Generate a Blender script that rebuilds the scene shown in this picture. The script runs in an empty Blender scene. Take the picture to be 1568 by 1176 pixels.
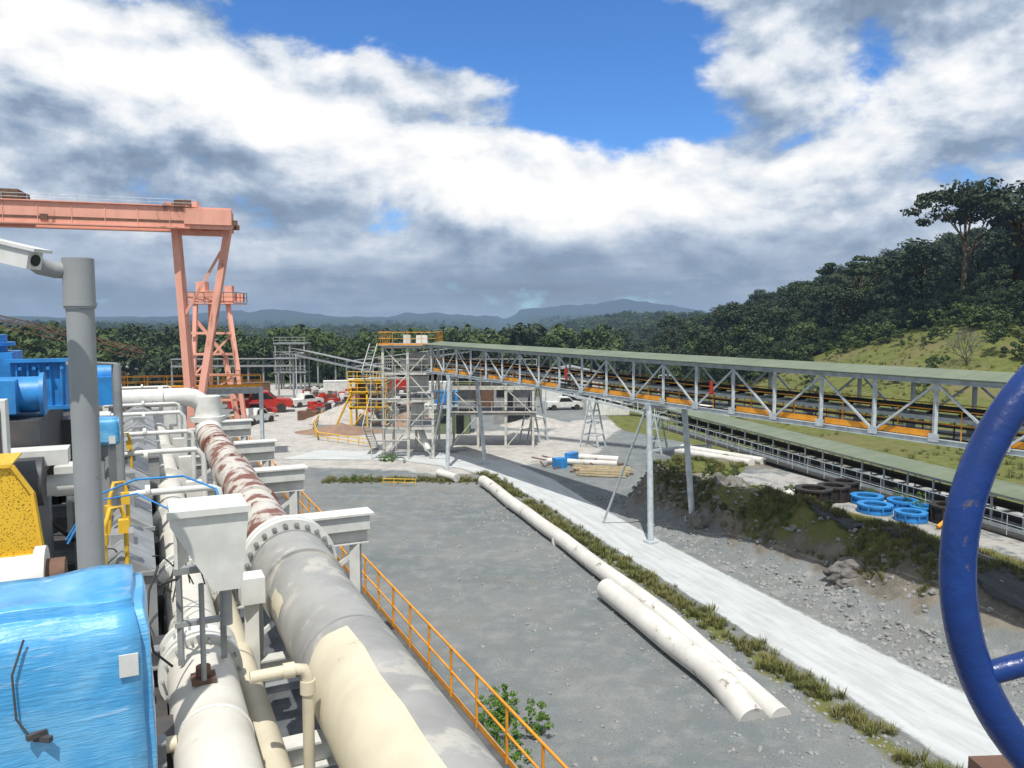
import bpy, bmesh, math, random
from mathutils import Vector, Matrix, noise
random.seed(7)
R=math.radians
sc=bpy.context.scene
Z=Vector((0,0,1))
def sm(a,b,v):
    t=max(0,min(1,(v-a)/(b-a))); return t*t*(3-2*t)
def V(*a): return Vector(a)
# ---------------------------------------------------------------- node helpers
class NT:
    def __init__(s,tree): s.t=tree; s.n=tree.nodes; s.l=tree.links
    def new(s,typ,**k):
        nd=s.n.new(typ)
        for a,b in k.items(): setattr(nd,a,b)
        return nd
    def put(s,sock,val):
        if hasattr(val,'is_output') : s.l.new(val,sock)
        else: sock.default_value=val
    def m(s,op,a,b=0.0,c=None):
        nd=s.new('ShaderNodeMath',operation=op); s.put(nd.inputs[0],a); s.put(nd.inputs[1],b)
        if c is not None: s.put(nd.inputs[2],c)
        return nd.outputs[0]
    def sstep(s,a,b,v):
        nd=s.new('ShaderNodeMapRange',interpolation_type='SMOOTHSTEP')
        s.put(nd.inputs['Value'],v); nd.inputs['From Min'].default_value=a; nd.inputs['From Max'].default_value=b
        return nd.outputs[0]
    def noise(s,vec,scale,detail=4,rough=.55,dist=0):
        nd=s.new('ShaderNodeTexNoise'); s.put(nd.inputs['Vector'],vec)
        nd.inputs['Scale'].default_value=scale; nd.inputs['Detail'].default_value=detail
        nd.inputs['Roughness'].default_value=rough; nd.inputs['Distortion'].default_value=dist
        return nd.outputs['Fac']
    def mix(s,f,a,b):
        nd=s.new('ShaderNodeMix',data_type='RGBA'); s.put(nd.inputs[0],f)
        for i,x in ((6,a),(7,b)):
            if isinstance(x,tuple) and len(x)==3: x=(*x,1)
            s.put(nd.inputs[i],x)
        return nd.outputs[2]
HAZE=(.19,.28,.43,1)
def base_mat(name):
    m=bpy.data.materials.new(name); m.use_nodes=True; m.cycles.emission_sampling='NONE'
    n=NT(m.node_tree); bs=m.node_tree.nodes['Principled BSDF']; out=m.node_tree.nodes['Material Output']
    return m,n,bs,out
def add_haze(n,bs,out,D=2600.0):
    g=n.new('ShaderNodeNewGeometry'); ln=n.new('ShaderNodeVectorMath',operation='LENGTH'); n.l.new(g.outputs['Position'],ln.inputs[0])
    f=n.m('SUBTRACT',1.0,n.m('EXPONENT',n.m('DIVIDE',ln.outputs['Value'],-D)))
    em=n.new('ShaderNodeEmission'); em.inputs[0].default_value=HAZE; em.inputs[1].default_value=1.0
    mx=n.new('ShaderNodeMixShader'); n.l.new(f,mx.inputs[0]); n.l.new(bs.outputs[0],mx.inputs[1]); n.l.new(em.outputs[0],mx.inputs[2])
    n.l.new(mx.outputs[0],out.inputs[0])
def pmat(name,c1,c2=None,scale=2.0,rough=.6,metal=0.0,bump=.1,bscale=None,rust=None,rthr=.62,rscale=1.5,stretch=None):
    m,n,bs,out=base_mat(name)
    tc=n.new('ShaderNodeTexCoord'); vec=tc.outputs['Object']
    if stretch:
        mp=n.new('ShaderNodeMapping'); mp.inputs['Scale'].default_value=stretch; n.l.new(vec,mp.inputs[0]); vec=mp.outputs[0]
    c2=c2 or tuple(x*.7 for x in c1)
    nz=n.noise(vec,scale,4,.6)
    f=n.sstep(.35,.68,nz)
    col=n.mix(f,c1,c2)
    if rust:
        rf=n.sstep(rthr-.04,rthr+.05,n.noise(vec,rscale,6,.65,.3))
        col=n.mix(rf,col,rust)
    n.l.new(col,bs.inputs['Base Color'])
    n.l.new(n.m('ADD',n.m('MULTIPLY',nz,.4),rough-.2),bs.inputs['Roughness'])
    bs.inputs['Metallic'].default_value=metal
    if bump>=.08:
        b=n.new('ShaderNodeBump'); b.inputs['Strength'].default_value=bump; b.inputs['Distance'].default_value=.02
        n.l.new(n.noise(vec,bscale or scale*6,4),b.inputs['Height']); n.l.new(b.outputs[0],bs.inputs['Normal'])
    return m
# ---------------------------------------------------------------- mesh builder
class MB:
    def __init__(s): s.v=[];s.f=[];s.sm=[]
    def add(s,vs,fs,smooth=False):
        o=len(s.v); s.v+= [Vector(x) for x in vs]; s.f+=[tuple(i+o for i in f) for f in fs]; s.sm+=[smooth]*len(fs)
    def frame(s,p,q,up=None):
        d=(Vector(q)-Vector(p)); L=d.length; d=d/L; up=up or Z
        if abs(d.dot(up))>.98: up=Vector((0,1,0)) if abs(d.y)<.9 else Vector((1,0,0))
        x=d.cross(up).normalized(); y=x.cross(d).normalized(); return d,x,y,L
    def beam(s,p,q,w,h=None,up=None):
        p=Vector(p);q=Vector(q); h=h or w; d,x,y,L=s.frame(p,q,up); a=x*w/2;b=y*h/2
        s.add([p-a-b,p+a-b,p+a+b,p-a+b,q-a-b,q+a-b,q+a+b,q-a+b],[(0,3,2,1),(4,5,6,7),(0,1,5,4),(1,2,6,5),(2,3,7,6),(3,0,4,7)])
    def ibeam(s,p,q,w,h,t=.02,up=None):
        p=Vector(p);q=Vector(q); d,x,y,L=s.frame(p,q,up)
        s.beam(p+y*(h/2-t/2),q+y*(h/2-t/2),w,t,up); s.beam(p-y*(h/2-t/2),q-y*(h/2-t/2),w,t,up); s.beam(p,q,t,h-2*t,up)
    def box(s,c,sz,a=0.0,M=None):
        c=Vector(c); M=M or Matrix.Rotation(a,3,'Z'); x,y,z=[k/2 for k in sz]
        s.add([c+M@Vector((i*x,j*y,k*z)) for k in(-1,1) for i,j in((-1,-1),(1,-1),(1,1),(-1,1))],[(0,3,2,1),(4,5,6,7),(0,1,5,4),(1,2,6,5),(2,3,7,6),(3,0,4,7)])
    def cyl(s,p,q,r,r2=None,n=12,cap=True):
        p=Vector(p);q=Vector(q); r2=r if r2 is None else r2; d,x,y,L=s.frame(p,q)
        vs=[];
        for P,rr in((p,r),(q,r2)):
            for i in range(n):
                a=2*math.pi*i/n; vs.append(P+(x*math.cos(a)+y*math.sin(a))*rr)
        s.add(vs,[(i,i+n,(i+1)%n+n,(i+1)%n) for i in range(n)],True)
        if cap: s.add(vs,[tuple(range(n)),tuple(range(2*n-1,n-1,-1))])
    def arc(s,p,q,r,a0,a1,n=40,segs=6,wob=0):
        p=Vector(p);q=Vector(q); d,x,y,L=s.frame(p,q); vs=[]
        for j in range(segs+1):
            for i in range(n+1):
                a=a0+(a1-a0)*i/n+(.05*noise.noise(Vector((j*.9,1,a0))) if i in(0,n) else 0); off=0
                if j in(0,segs) and wob: off=wob*noise.noise(Vector((a*2,j,0)))
                P=p+d*(L*j/segs+off); vs.append(P+(x*math.cos(a)+y*math.sin(a))*r)
        s.add(vs,[(j*(n+1)+i,(j+1)*(n+1)+i,(j+1)*(n+1)+i+1,j*(n+1)+i+1) for j in range(segs) for i in range(n)],True)
    def tube(s,pts,r,n=10):
        pts=[Vector(p) for p in pts]; vs=[];up=None
        for i,p in enumerate(pts):
            d=((pts[min(i+1,len(pts)-1)]-pts[max(i-1,0)])).normalized()
            if up is None:
                up=Z if abs(d.z)<.9 else Vector((1,0,0))
            x=d.cross(up).normalized(); up=x.cross(d).normalized()
            for k in range(n):
                a=2*math.pi*k/n; vs.append(p+(x*math.cos(a)+up*math.sin(a))*r)
        fs=[]
        for i in range(len(pts)-1):
            for k in range(n): fs.append((i*n+k,(i+1)*n+k,(i+1)*n+(k+1)%n,i*n+(k+1)%n))
        s.add(vs,fs,True); s.add(vs,[tuple(range(n)),tuple(range(len(vs)-1,len(vs)-n-1,-1))])
    def torus(s,c,ax,RR,r,n=32,m=10):
        c=Vector(c); ax=Vector(ax).normalized(); x=ax.orthogonal().normalized(); y=ax.cross(x); vs=[];fs=[]
        for i in range(n):
            a=2*math.pi*i/n; o=x*math.cos(a)+y*math.sin(a)
            for k in range(m):
                b=2*math.pi*k/m; vs.append(c+o*(RR+r*math.cos(b))+ax*r*math.sin(b))
        for i in range(n):
            for k in range(m): fs.append((i*m+k,((i+1)%n)*m+k,((i+1)%n)*m+(k+1)%m,i*m+(k+1)%m))
        s.add(vs,fs,True)
    def ring(s,c,ax,ro,ri,h,n=28):
        c=Vector(c); ax=Vector(ax).normalized(); x=ax.orthogonal().normalized(); y=ax.cross(x); vs=[];fs=[]
        for i in range(n):
            a=2*math.pi*i/n; o=x*math.cos(a)+y*math.sin(a)
            vs+=[c+o*ri-ax*h/2,c+o*ro-ax*h/2,c+o*ro+ax*h/2,c+o*ri+ax*h/2]
        for i in range(n):
            j=(i+1)%n
            for k in range(4): fs.append((i*4+k,j*4+k,j*4+(k+1)%4,i*4+(k+1)%4))
        s.add(vs,fs,False)
    def poly(s,pts,th,up=Z):
        n=len(pts); pts=[Vector(p) for p in pts]; up=Vector(up)
        s.add(pts+[p+up*th for p in pts],[tuple(range(n-1,-1,-1)),tuple(range(n,2*n))]+[(i,(i+1)%n,(i+1)%n+n,i+n) for i in range(n)])
    def rail(s,pts,h=1.1,sp=1.5,r=.025,toe=True,n=6):
        for a,b in zip(pts[:-1],pts[1:]):
            a=Vector(a);b=Vector(b);L=(b-a).length;k=max(1,round(L/sp))
            for i in range(k+1):
                p=a.lerp(b,i/k); s.cyl(p,p+Z*h,r,n=n)
            s.cyl(a+Z*h,b+Z*h,r,n=n); s.cyl(a+Z*h*.52,b+Z*h*.52,r*.85,n=n)
            if toe: s.beam(a+Z*.08,b+Z*.08,.012,.13)
def mkobj(name,mb,mat,parent=None,off=None):
    me=bpy.data.meshes.new(name); off=off or Vector()
    me.from_pydata([v-off for v in mb.v],[],mb.f); me.polygons.foreach_set('use_smooth',mb.sm); me.update()
    bm=bmesh.new(); bm.from_mesh(me); bmesh.ops.recalc_face_normals(bm,faces=bm.faces); bm.to_mesh(me); bm.free()
    me.materials.append(mat); o=bpy.data.objects.new(name,me); sc.collection.objects.link(o)
    if parent: o.parent=parent
    return o
def group(name,parts):
    parts=[p for p in parts if p[1].v]
    allv=[v for _,mb,_ in parts for v in mb.v]
    c=Vector(((min(v.x for v in allv)+max(v.x for v in allv))/2,(min(v.y for v in allv)+max(v.y for v in allv))/2,min(v.z for v in allv)))
    if len(parts)==1:
        o=mkobj(name,parts[0][1],parts[0][2],None,c); o.location=c; return o
    e=bpy.data.objects.new(name,None); sc.collection.objects.link(e); e.location=c
    for pn,mb,mat in parts: mkobj(pn,mb,mat,e,c)
    return e
# ---------------------------------------------------------------- materials
galv=pmat('galvanised_steel',(.55,.60,.62),(.40,.45,.47),3,.5,.15,.05,rust=(.30,.24,.20),rthr=.70,rscale=3)
towerst=pmat('weathered_tower_steel',(.62,.60,.53),(.42,.41,.37),2,.6,.05,.05,rust=(.30,.20,.13),rthr=.66,rscale=3)
whitepaint=pmat('white_painted_pipe',(.64,.62,.55),(.54,.51,.45),1.2,.5,0,.08,rust=(.27,.21,.16),rthr=.70,rscale=2.3)
whitesteel=pmat('white_steel',(.68,.68,.64),(.55,.55,.51),2,.5,0,.05,rust=(.2,.11,.06),rthr=.70,rscale=5)
bigpipe=pmat('grey_lined_pipe',(.35,.345,.32),(.25,.245,.235),.9,.45,0,.08,rust=(.44,.42,.37),rthr=.57,rscale=1.6)
cream=pmat('cream_liner',(.62,.56,.42),(.54,.49,.37),1.5,.45,0,.05,rust=(.27,.20,.13),rthr=.71,rscale=3)
rustpipe=pmat('rusty_white_pipe',(.56,.53,.48),(.45,.40,.35),1.5,.6,0,.15,rust=(.19,.08,.055),rthr=.51,rscale=1.6)
greyp=pmat('grey_paint',(.31,.32,.32),(.22,.23,.23),2,.5,.1,.05,rust=(.16,.12,.09),rthr=.68,rscale=3)
postgrey=pmat('grey_pvc_post',(.30,.31,.31),(.25,.26,.26),1,.5,0,.05,rust=(.20,.19,.17),rthr=.68,rscale=6)
darksteel=pmat('dark_steel',(.06,.065,.07),(.10,.09,.085),2,.6,.3,.1)
deckm=pmat('grating_deck',(.13,.14,.145),(.08,.085,.09),1.5,.7,.2,.3,bscale=30)
orange=pmat('orange_yellow_paint',(.78,.33,.03),(.62,.25,.02),3,.5,0,.03,rust=(.3,.14,.05),rthr=.68,rscale=5)
yellow=pmat('yellow_paint',(.78,.48,.04),(.62,.38,.03),3,.5,0,.05,rust=(.2,.09,.04),rthr=.66,rscale=4)
salmon=pmat('salmon_crane_paint',(.78,.38,.28),(.62,.29,.21),.6,.6,0,.05,rust=(.28,.13,.09),rthr=.60,rscale=.6,stretch=(1,1,.35))
bluep=pmat('blue_paint',(.03,.25,.60),(.025,.17,.44),3,.45,0,.05,rust=(.12,.16,.22),rthr=.66,rscale=4)
wheelblue=pmat('wheel_blue_paint',(.006,.036,.18),(.004,.022,.11),6,.32,0,.15,rust=(.13,.10,.07),rthr=.67,rscale=14)
greenroof=pmat('green_roof_sheet',(.13,.16,.10),(.17,.195,.135),.6,.6,0,.1)
greenpanel=pmat('green_cladding',(.12,.16,.09),(.15,.19,.11),1,.6,0,.05)
rubber=pmat('rubber_belt',(.03,.03,.032),(.05,.048,.045),2,.8,0,.1)
rustm=pmat('rust_steel',(.17,.09,.06),(.11,.07,.05),3,.8,.1,.3)
redp=pmat('red_paint',(.45,.04,.03),None,2,.4)
wood=pmat('timber',(.48,.40,.26),(.34,.28,.18),2,.8)
rockm=pmat('rock',(.19,.18,.165),(.09,.085,.08),1.6,.9,0,1.0,bscale=5,rust=(.14,.12,.08),rthr=.55,rscale=1.0)
stonem=pmat('gravel_stone',(.30,.30,.29),(.16,.165,.165),4,.9,0,.4)
glass=pmat('dark_glass',(.02,.025,.03),None,2,.2,0,0)
tarblk=pmat('black_cast_iron',(.022,.021,.021),(.045,.035,.03),2,.6,.2,.2)
hp=pmat('weathered_white_pipe',(.66,.64,.59),(.54,.52,.48),.8,.6,0,.1,rust=(.24,.20,.17),rthr=.64,rscale=1.4)
m,n,bs,out=base_mat('blue_shrink_wrap'); tc=n.new('ShaderNodeTexCoord')
nn=n.noise(tc.outputs['Object'],1.3,4,.6,.8); mp=n.new('ShaderNodeMapping'); mp.inputs['Scale'].default_value=(1.5,1.5,9); mp.inputs['Rotation'].default_value=(.35,.4,0); n.l.new(tc.outputs['Object'],mp.inputs[0])
st=n.noise(mp.outputs[0],1.8,5,.6,.9); st2=n.noise(mp.outputs[0],7,3,.6,.5)
mp2=n.new('ShaderNodeMapping'); mp2.inputs['Scale'].default_value=(2,2,26); mp2.inputs['Rotation'].default_value=(-.5,.3,.4); n.l.new(tc.outputs['Object'],mp2.inputs[0]); st3=n.noise(mp2.outputs[0],1.6,3,.6,.4)
wf_=n.sstep(.56,.78,n.m('ADD',n.m('MULTIPLY',st,.55),n.m('MULTIPLY',nn,.5)))
c0=n.mix(n.m('MULTIPLY',wf_,.6),n.mix(n.sstep(.4,.6,nn),(.06,.32,.62),(.13,.41,.68)),(.42,.60,.76))
n.l.new(n.mix(n.m('MULTIPLY',n.sstep(.62,.70,st3),.4),c0,(.50,.66,.80)),bs.inputs['Base Color'])
bs.inputs['Roughness'].default_value=.38; bs.inputs['Coat Weight'].default_value=.6; bs.inputs['Coat Roughness'].default_value=.1
b=n.new('ShaderNodeBump'); b.inputs['Strength'].default_value=.5; b.inputs['Distance'].default_value=.012; n.l.new(n.m('ADD',n.m('ADD',st,n.m('MULTIPLY',st3,.8)),n.m('MULTIPLY',st2,.5)),b.inputs['Height']); n.l.new(b.outputs[0],bs.inputs['Normal'])
wrap=m
m,n,bs,out=base_mat('yellow_expanded_mesh'); tc=n.new('ShaderNodeTexCoord')
vo=n.new('ShaderNodeTexVoronoi'); vo.inputs['Scale'].default_value=45; n.l.new(tc.outputs['Object'],vo.inputs[0])
n.l.new(n.mix(n.sstep(.25,.4,vo.outputs['Distance']),(.25,.15,.01),(.72,.45,.03)),bs.inputs['Base Color']); yellowmesh=m
# ---------------------------------------------------------------- terrain
pipeX=lambda y:-2.1+(55.3-y)*.314
roadL=lambda y:1.95+(49.7-y)*.333
xb=lambda y:7.2+(46.5-y)*.47 if y<48.5 else 6.26+(y-48.5)*.85
def bank(x,y):
    g=sm(19,31,y)*(1-sm(64,84,y)*.75)
    if g<=0: return 0
    rr=roadL(y)+4.0
    h=.55*sm(0,2.6,x-rr)*(1-sm(46,52,y))
    xx=x-xb(y)+.9*noise.noise(Vector((y*.22,x*.1,2)))
    t=sm(0,2.8,xx)*sm(-.2,.8,x-rr+.2); h+=(1.5+.45*sm(46,52,y))*t
    cr=math.exp(-((xx-3.2)/1.9)**2)*sm(.2,1.6,x-rr)
    h+=cr*(.85+.8*noise.noise(Vector((x*.33,y*.33,4))))*sm(27,34,y)*(1-sm(50,56,y))
    if h>.5: h+=min(1,cr*1.3+(.5 if 0<xx<3 else 0))*(.30*noise.noise(Vector((x*.8,y*.8,0)))+.13*noise.noise(Vector((x*2.3,y*2.3,3))))
    return max(0,h*g)
def hgt(x,y):
    r=math.hypot(x,y)
    h=bank(x,y)
    if x>27: h+=min(30,.33*(x-27))*sm(60,100,y)*(1-.5*sm(200,420,y))
    drop=sm(150,330,y)*(sm(-120,-60,x)*.75+.25)
    h+=-30*drop*(1-sm(20,60,x)*.7)
    A=sm(220,1200,r)*9+sm(1500,5000,r)*20
    if A>0:
        h+=A*(noise.noise(Vector((x/330,y/330,1.3)))+.4*noise.noise(Vector((x/120,y/120,5))))
        h+=sm(1200,4200,r)*22
    if y>2200:
        h+=84*math.exp(-(((x-820)/420)**2+((y-5200)/700)**2))+52*math.exp(-(((x-300)/420)**2+((y-5400)/800)**2))+46*math.exp(-(((x+1250)/220)**2+((y-4200)/500)**2))+48*math.exp(-(((x+1650)/160)**2+((y-4600)/400)**2))+32*math.exp(-(((x+500)/200)**2+((y-4600)/500)**2))
        if y>3300: h+=14*noise.noise(Vector((x/170,y/400,9)))+8*noise.noise(Vector((x/60,y/200,9)))
    return h
def masks(x,y):
    g=0;fo=0;du=0;di=0
    if y<62:
        vx=roadL(y)-.9; g=max(g,math.exp(-((x-vx)/.65)**2)*.75)
    b_=bank(x,y)
    if b_>.3 and y<66:
        di=sm(.4,1.2,b_); xx=x-xb(y); g=max(g,.80*sm(1.0,2.0,b_)*(1-sm(6.5,8,xx))*(.8+.9*noise.noise(Vector((x*.25,y*.25,6)))))
        if xx>6.5 and y<52: di*=.3
    g=max(g, sm(0,3,x-(20.5-(y-64)*.45)-4.5*noise.noise(Vector((x*.1,y*.1,0))))*sm(50,56,y) if x>12 else 0)
    g=max(g, sm(25,28,x-(44-y)*.2)*sm(28,40,y))
    g=max(g, .7*math.exp(-((y-(57.2-.02*x))/1.1)**2)*sm(-16,-13,x)*sm(-1,-3,x) if x<0 else 0)
    if y>110 and x>-20: g=max(g,sm(112,130,y))
    fo=max(sm(140,155,y), sm(117,122,y)*sm(24,28,x), sm(60,64,x)*sm(70,80,y), sm(-48,-56,x)*sm(100,120,y))
    def seg(ax,ay,bx,by,w):
        a=Vector((ax,ay));b=Vector((bx,by));p=Vector((x,y));ab=b-a;t=max(0,min(1,(p-a).dot(ab)/ab.length_squared))
        return 1-sm(w*.7,w*1.25,(p-a-ab*t).length)
    if 50<y<200:
        du=max(seg(-22,67,-4,64,3.5),seg(-22,67,-30,95,5),seg(-30,95,-42,140,5),seg(-5,64,4,72,4.5),seg(-16,75,0,78,6),seg(4,72,10,90,3.5),seg(10,90,22,82,3))
    if y<52 and x>roadL(y)+2.5: du=max(du,.3 if b_<1 else .40)
    if y<50 and x-xb(y)>7 and b_>1: du=max(du,.55)
    return g,fo,du,di
NX,NY=340,380
xs=[25*math.sinh(-5.9+11.8*i/NX) for i in range(NX+1)]
ys=[38+25*math.sinh(-2.2+8.5*i/NY) for i in range(NY+1)]
verts=[];cols=[]
for y in ys:
    for x in xs:
        X=x+8; verts.append((X,y,hgt(X,y))); cols.append(masks(X,y))
faces=[(j*(NX+1)+i,j*(NX+1)+i+1,(j+1)*(NX+1)+i+1,(j+1)*(NX+1)+i) for j in range(NY) for i in range(NX)]
me=bpy.data.meshes.new('ground'); me.from_pydata(verts,[],faces); me.polygons.foreach_set('use_smooth',[True]*len(faces))
ca=me.color_attributes.new('Col','FLOAT_COLOR','POINT'); ca.data.foreach_set('color',[c for t in cols for c in t])
m,n,bs,out=base_mat('ground_gravel'); g=n.new('ShaderNodeNewGeometry'); P=g.outputs['Position']
at=n.new('ShaderNodeAttribute',attribute_name='Col'); sp=n.new('ShaderNodeSeparateColor'); n.l.new(at.outputs['Color'],sp.inputs[0])
n1=n.noise(P,.12,4,.6); n2=n.noise(P,1.1,5,.65); n3=n.noise(P,14,4,.7)
gr=n.mix(n.sstep(.3,.7,n1),(.138,.158,.164),(.205,.214,.210))
gr=n.mix(n.m('MULTIPLY',n.sstep(.42,.75,n2),.8),gr,(.265,.268,.258)); gr=n.mix(n.m('MULTIPLY',n.sstep(.5,.72,n3),.7),gr,(.085,.096,.10))
n6=n.noise(P,45,2,.6); gr=n.mix(n.m('MULTIPLY',n.sstep(.58,.70,n6),.6),gr,(.42,.43,.42))
n7=n.noise(P,.45,4,.7); gr=n.mix(n.m('MULTIPLY',n.sstep(.52,.66,n7),.35),gr,(.20,.185,.155))
dust=n.mix(n.sstep(.35,.7,n2),(.47,.45,.415),(.36,.345,.32)); dust=n.mix(n.m('MULTIPLY',n.sstep(.5,.6,n7),.4),dust,(.26,.25,.24))
def soft(ch,amp=.5,a=.35,b=.65):
    return n.sstep(a,b,n.m('ADD',ch,n.m('MULTIPLY',n.m('SUBTRACT',n2,.5),amp*2)))
col=n.mix(soft(sp.outputs[2],.6),gr,dust)
dirt=n.mix(n.sstep(.35,.65,n2),(.21,.185,.145),(.13,.12,.10)); dirt=n.mix(n.m('MULTIPLY',n.sstep(.5,.7,n3),.6),dirt,(.28,.265,.24))
col=n.mix(soft(at.outputs['Alpha'],.6),col,dirt)
grass=n.mix(n.sstep(.35,.65,n2),(.095,.115,.026),(.165,.165,.055)); grass=n.mix(n.m('MULTIPLY',n.sstep(.45,.7,n3),.7),grass,(.05,.075,.018))
grass=n.mix(n.sstep(.5,.66,n1),grass,(.15,.135,.06))
col=n.mix(soft(sp.outputs[0],.7),col,grass)
fo=n.mix(n1,(.022,.042,.012),(.05,.075,.022)); col=n.mix(soft(sp.outputs[1],.3),col,fo)
n.l.new(col,bs.inputs['Base Color']); bs.inputs['Roughness'].default_value=.95; bs.inputs['Specular IOR Level'].default_value=.15
hh=n.m('ADD',n3,n.m('MULTIPLY',n2,1.5))
b=n.new('ShaderNodeBump'); b.inputs['Strength'].default_value=.7; b.inputs['Distance'].default_value=.06; n.l.new(hh,b.inputs['Height']); n.l.new(b.outputs[0],bs.inputs['Normal'])
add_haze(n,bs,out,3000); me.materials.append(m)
o=bpy.data.objects.new('ground',me); sc.collection.objects.link(o)
def stripmat(name,c1,c2,edge=.12):
    m,n,bs,out=base_mat(name); g=n.new('ShaderNodeNewGeometry'); P=g.outputs['Position']; uv=n.new('ShaderNodeUVMap',uv_map='UV'); s=n.new('ShaderNodeSeparateXYZ'); n.l.new(uv.outputs[0],s.inputs[0])
    mp=n.new('ShaderNodeMapping'); mp.inputs['Scale'].default_value=(7,.25,1); n.l.new(uv.outputs[0],mp.inputs[0])
    st=n.noise(mp.outputs[0],1.3,5,.6); nz=n.noise(P,1.4,5,.7); n3=n.noise(P,18,3,.7)
    col=n.mix(n.sstep(.35,.65,st),c1,c2); col=n.mix(n.m('MULTIPLY',n.sstep(.5,.8,nz),.5),col,tuple(x*.75 for x in c2)); col=n.mix(n.m('MULTIPLY',n.sstep(.6,.78,n3),.3),col,tuple(x*.55 for x in c2))
    n.l.new(col,bs.inputs['Base Color']); bs.inputs['Roughness'].default_value=.9
    b=n.new('ShaderNodeBump'); b.inputs['Strength'].default_value=.3; b.inputs['Distance'].default_value=.03; n.l.new(n3,b.inputs['Height']); n.l.new(b.outputs[0],bs.inputs['Normal'])
    d=n.m('MINIMUM',s.outputs[0],n.m('SUBTRACT',1.0,s.outputs[0]))
    a=n.sstep(0,edge,n.m('ADD',d,n.m('MULTIPLY',n.m('SUBTRACT',nz,.55),edge*2.2)))
    tr=n.new('ShaderNodeBsdfTransparent'); mx=n.new('ShaderNodeMixShader'); n.l.new(a,mx.inputs[0]); n.l.new(tr.outputs[0],mx.inputs[1]); n.l.new(bs.outputs[0],mx.inputs[2]); n.l.new(mx.outputs[0],out.inputs[0])
    return m
def strip(name,lr,z,mat,sub=6):
    rows=[]
    for i in range(len(lr)-1):
        for k in range(sub):
            t=k/sub; rows.append((Vector(lr[i][0]).lerp(Vector(lr[i+1][0]),t),Vector(lr[i][1]).lerp(Vector(lr[i+1][1]),t)))
    rows.append((Vector(lr[-1][0]),Vector(lr[-1][1])))
    nc=8; vs=[];uv=[];L=0
    for i,(a,b_) in enumerate(rows):
        if i: L+=(a-rows[i-1][0]).length
        for k in range(nc+1):
            p=a.lerp(b_,k/nc); vs.append((p.x,p.y,hgt(p.x,p.y)+z)); uv.append((k/nc,L))
    fs=[(i*(nc+1)+k,i*(nc+1)+k+1,(i+1)*(nc+1)+k+1,(i+1)*(nc+1)+k) for i in range(len(rows)-1) for k in range(nc)]
    me=bpy.data.meshes.new(name); me.from_pydata(vs,[],fs); ul=me.uv_layers.new(name='UV')
    for lp in me.loops: ul.data[lp.index].uv=uv[lp.vertex_index]
    me.materials.append(mat); o=bpy.data.objects.new(name,me); sc.collection.objects.link(o)
roadm=stripmat('concrete_haul_road',(.50,.52,.52),(.41,.425,.42),.07)
strip('haul_road',[((17.5,3),(23,3)),((14.5,12),(19.5,12)),((11.1,22),(15.5,22)),((8.5,30),(12.4,30)),((5.2,40),(8.7,40)),((1.9,50),(5.4,50)),((-.9,57),(3.2,58)),((-4.5,62),(0,65)),((-10,65.5),(-6,70)),((-20,66),(-18,71))],.03,roadm)
darkm=stripmat('dark_asphalt_shadow',(.050,.055,.062),(.065,.07,.078),.06)  # near-black asphalt tone, with the gallery's shadow painted into it
strip('asphalt_shadow_band',[((14.2,38.6),(16.0,39.2)),((14.6,36.2),(17.4,37.4)),((16.6,31.4),(19.6,32.8)),((19.2,25),(22.4,26.5)),((22.4,17),(25.6,18.5)),((26,8),(29.4,9.4))],.07,darkm)  # strip laid along the gallery's shadow band, shade held in its colour
# ---------------------------------------------------------------- trees & instancers
def leafmat(name,a,b_,c):
    m,n,bs,out=base_mat(name); oi=n.new('ShaderNodeObjectInfo'); g=n.new('ShaderNodeNewGeometry')
    f=n.sstep(.3,.7,n.noise(g.outputs['Position'],.35,1,.6))
    col=n.mix(f,a,b_); col=n.mix(n.m('MULTIPLY',oi.outputs['Random'],.6),col,c)
    n.l.new(col,bs.inputs['Base Color']); bs.inputs['Roughness'].default_value=.6; bs.inputs['Specular IOR Level'].default_value=.25
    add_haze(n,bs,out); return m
leaf=leafmat('forest_foliage',(.035,.062,.014),(.075,.115,.026),(.055,.075,.02))
leafdark=leafmat('dark_foliage',(.016,.034,.010),(.034,.058,.016),(.026,.034,.012))  # darker leaf copy; cloud shadow over the right hill is in its colour
leafbright=leafmat('shrub_foliage',(.07,.15,.02),(.12,.21,.035),(.10,.18,.03))
grassm=leafmat('grass_blades',(.09,.115,.022),(.17,.175,.05),(.20,.17,.07))
bark=pmat('bark',(.12,.10,.08),(.07,.06,.05),3,.9,0,0)
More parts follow.
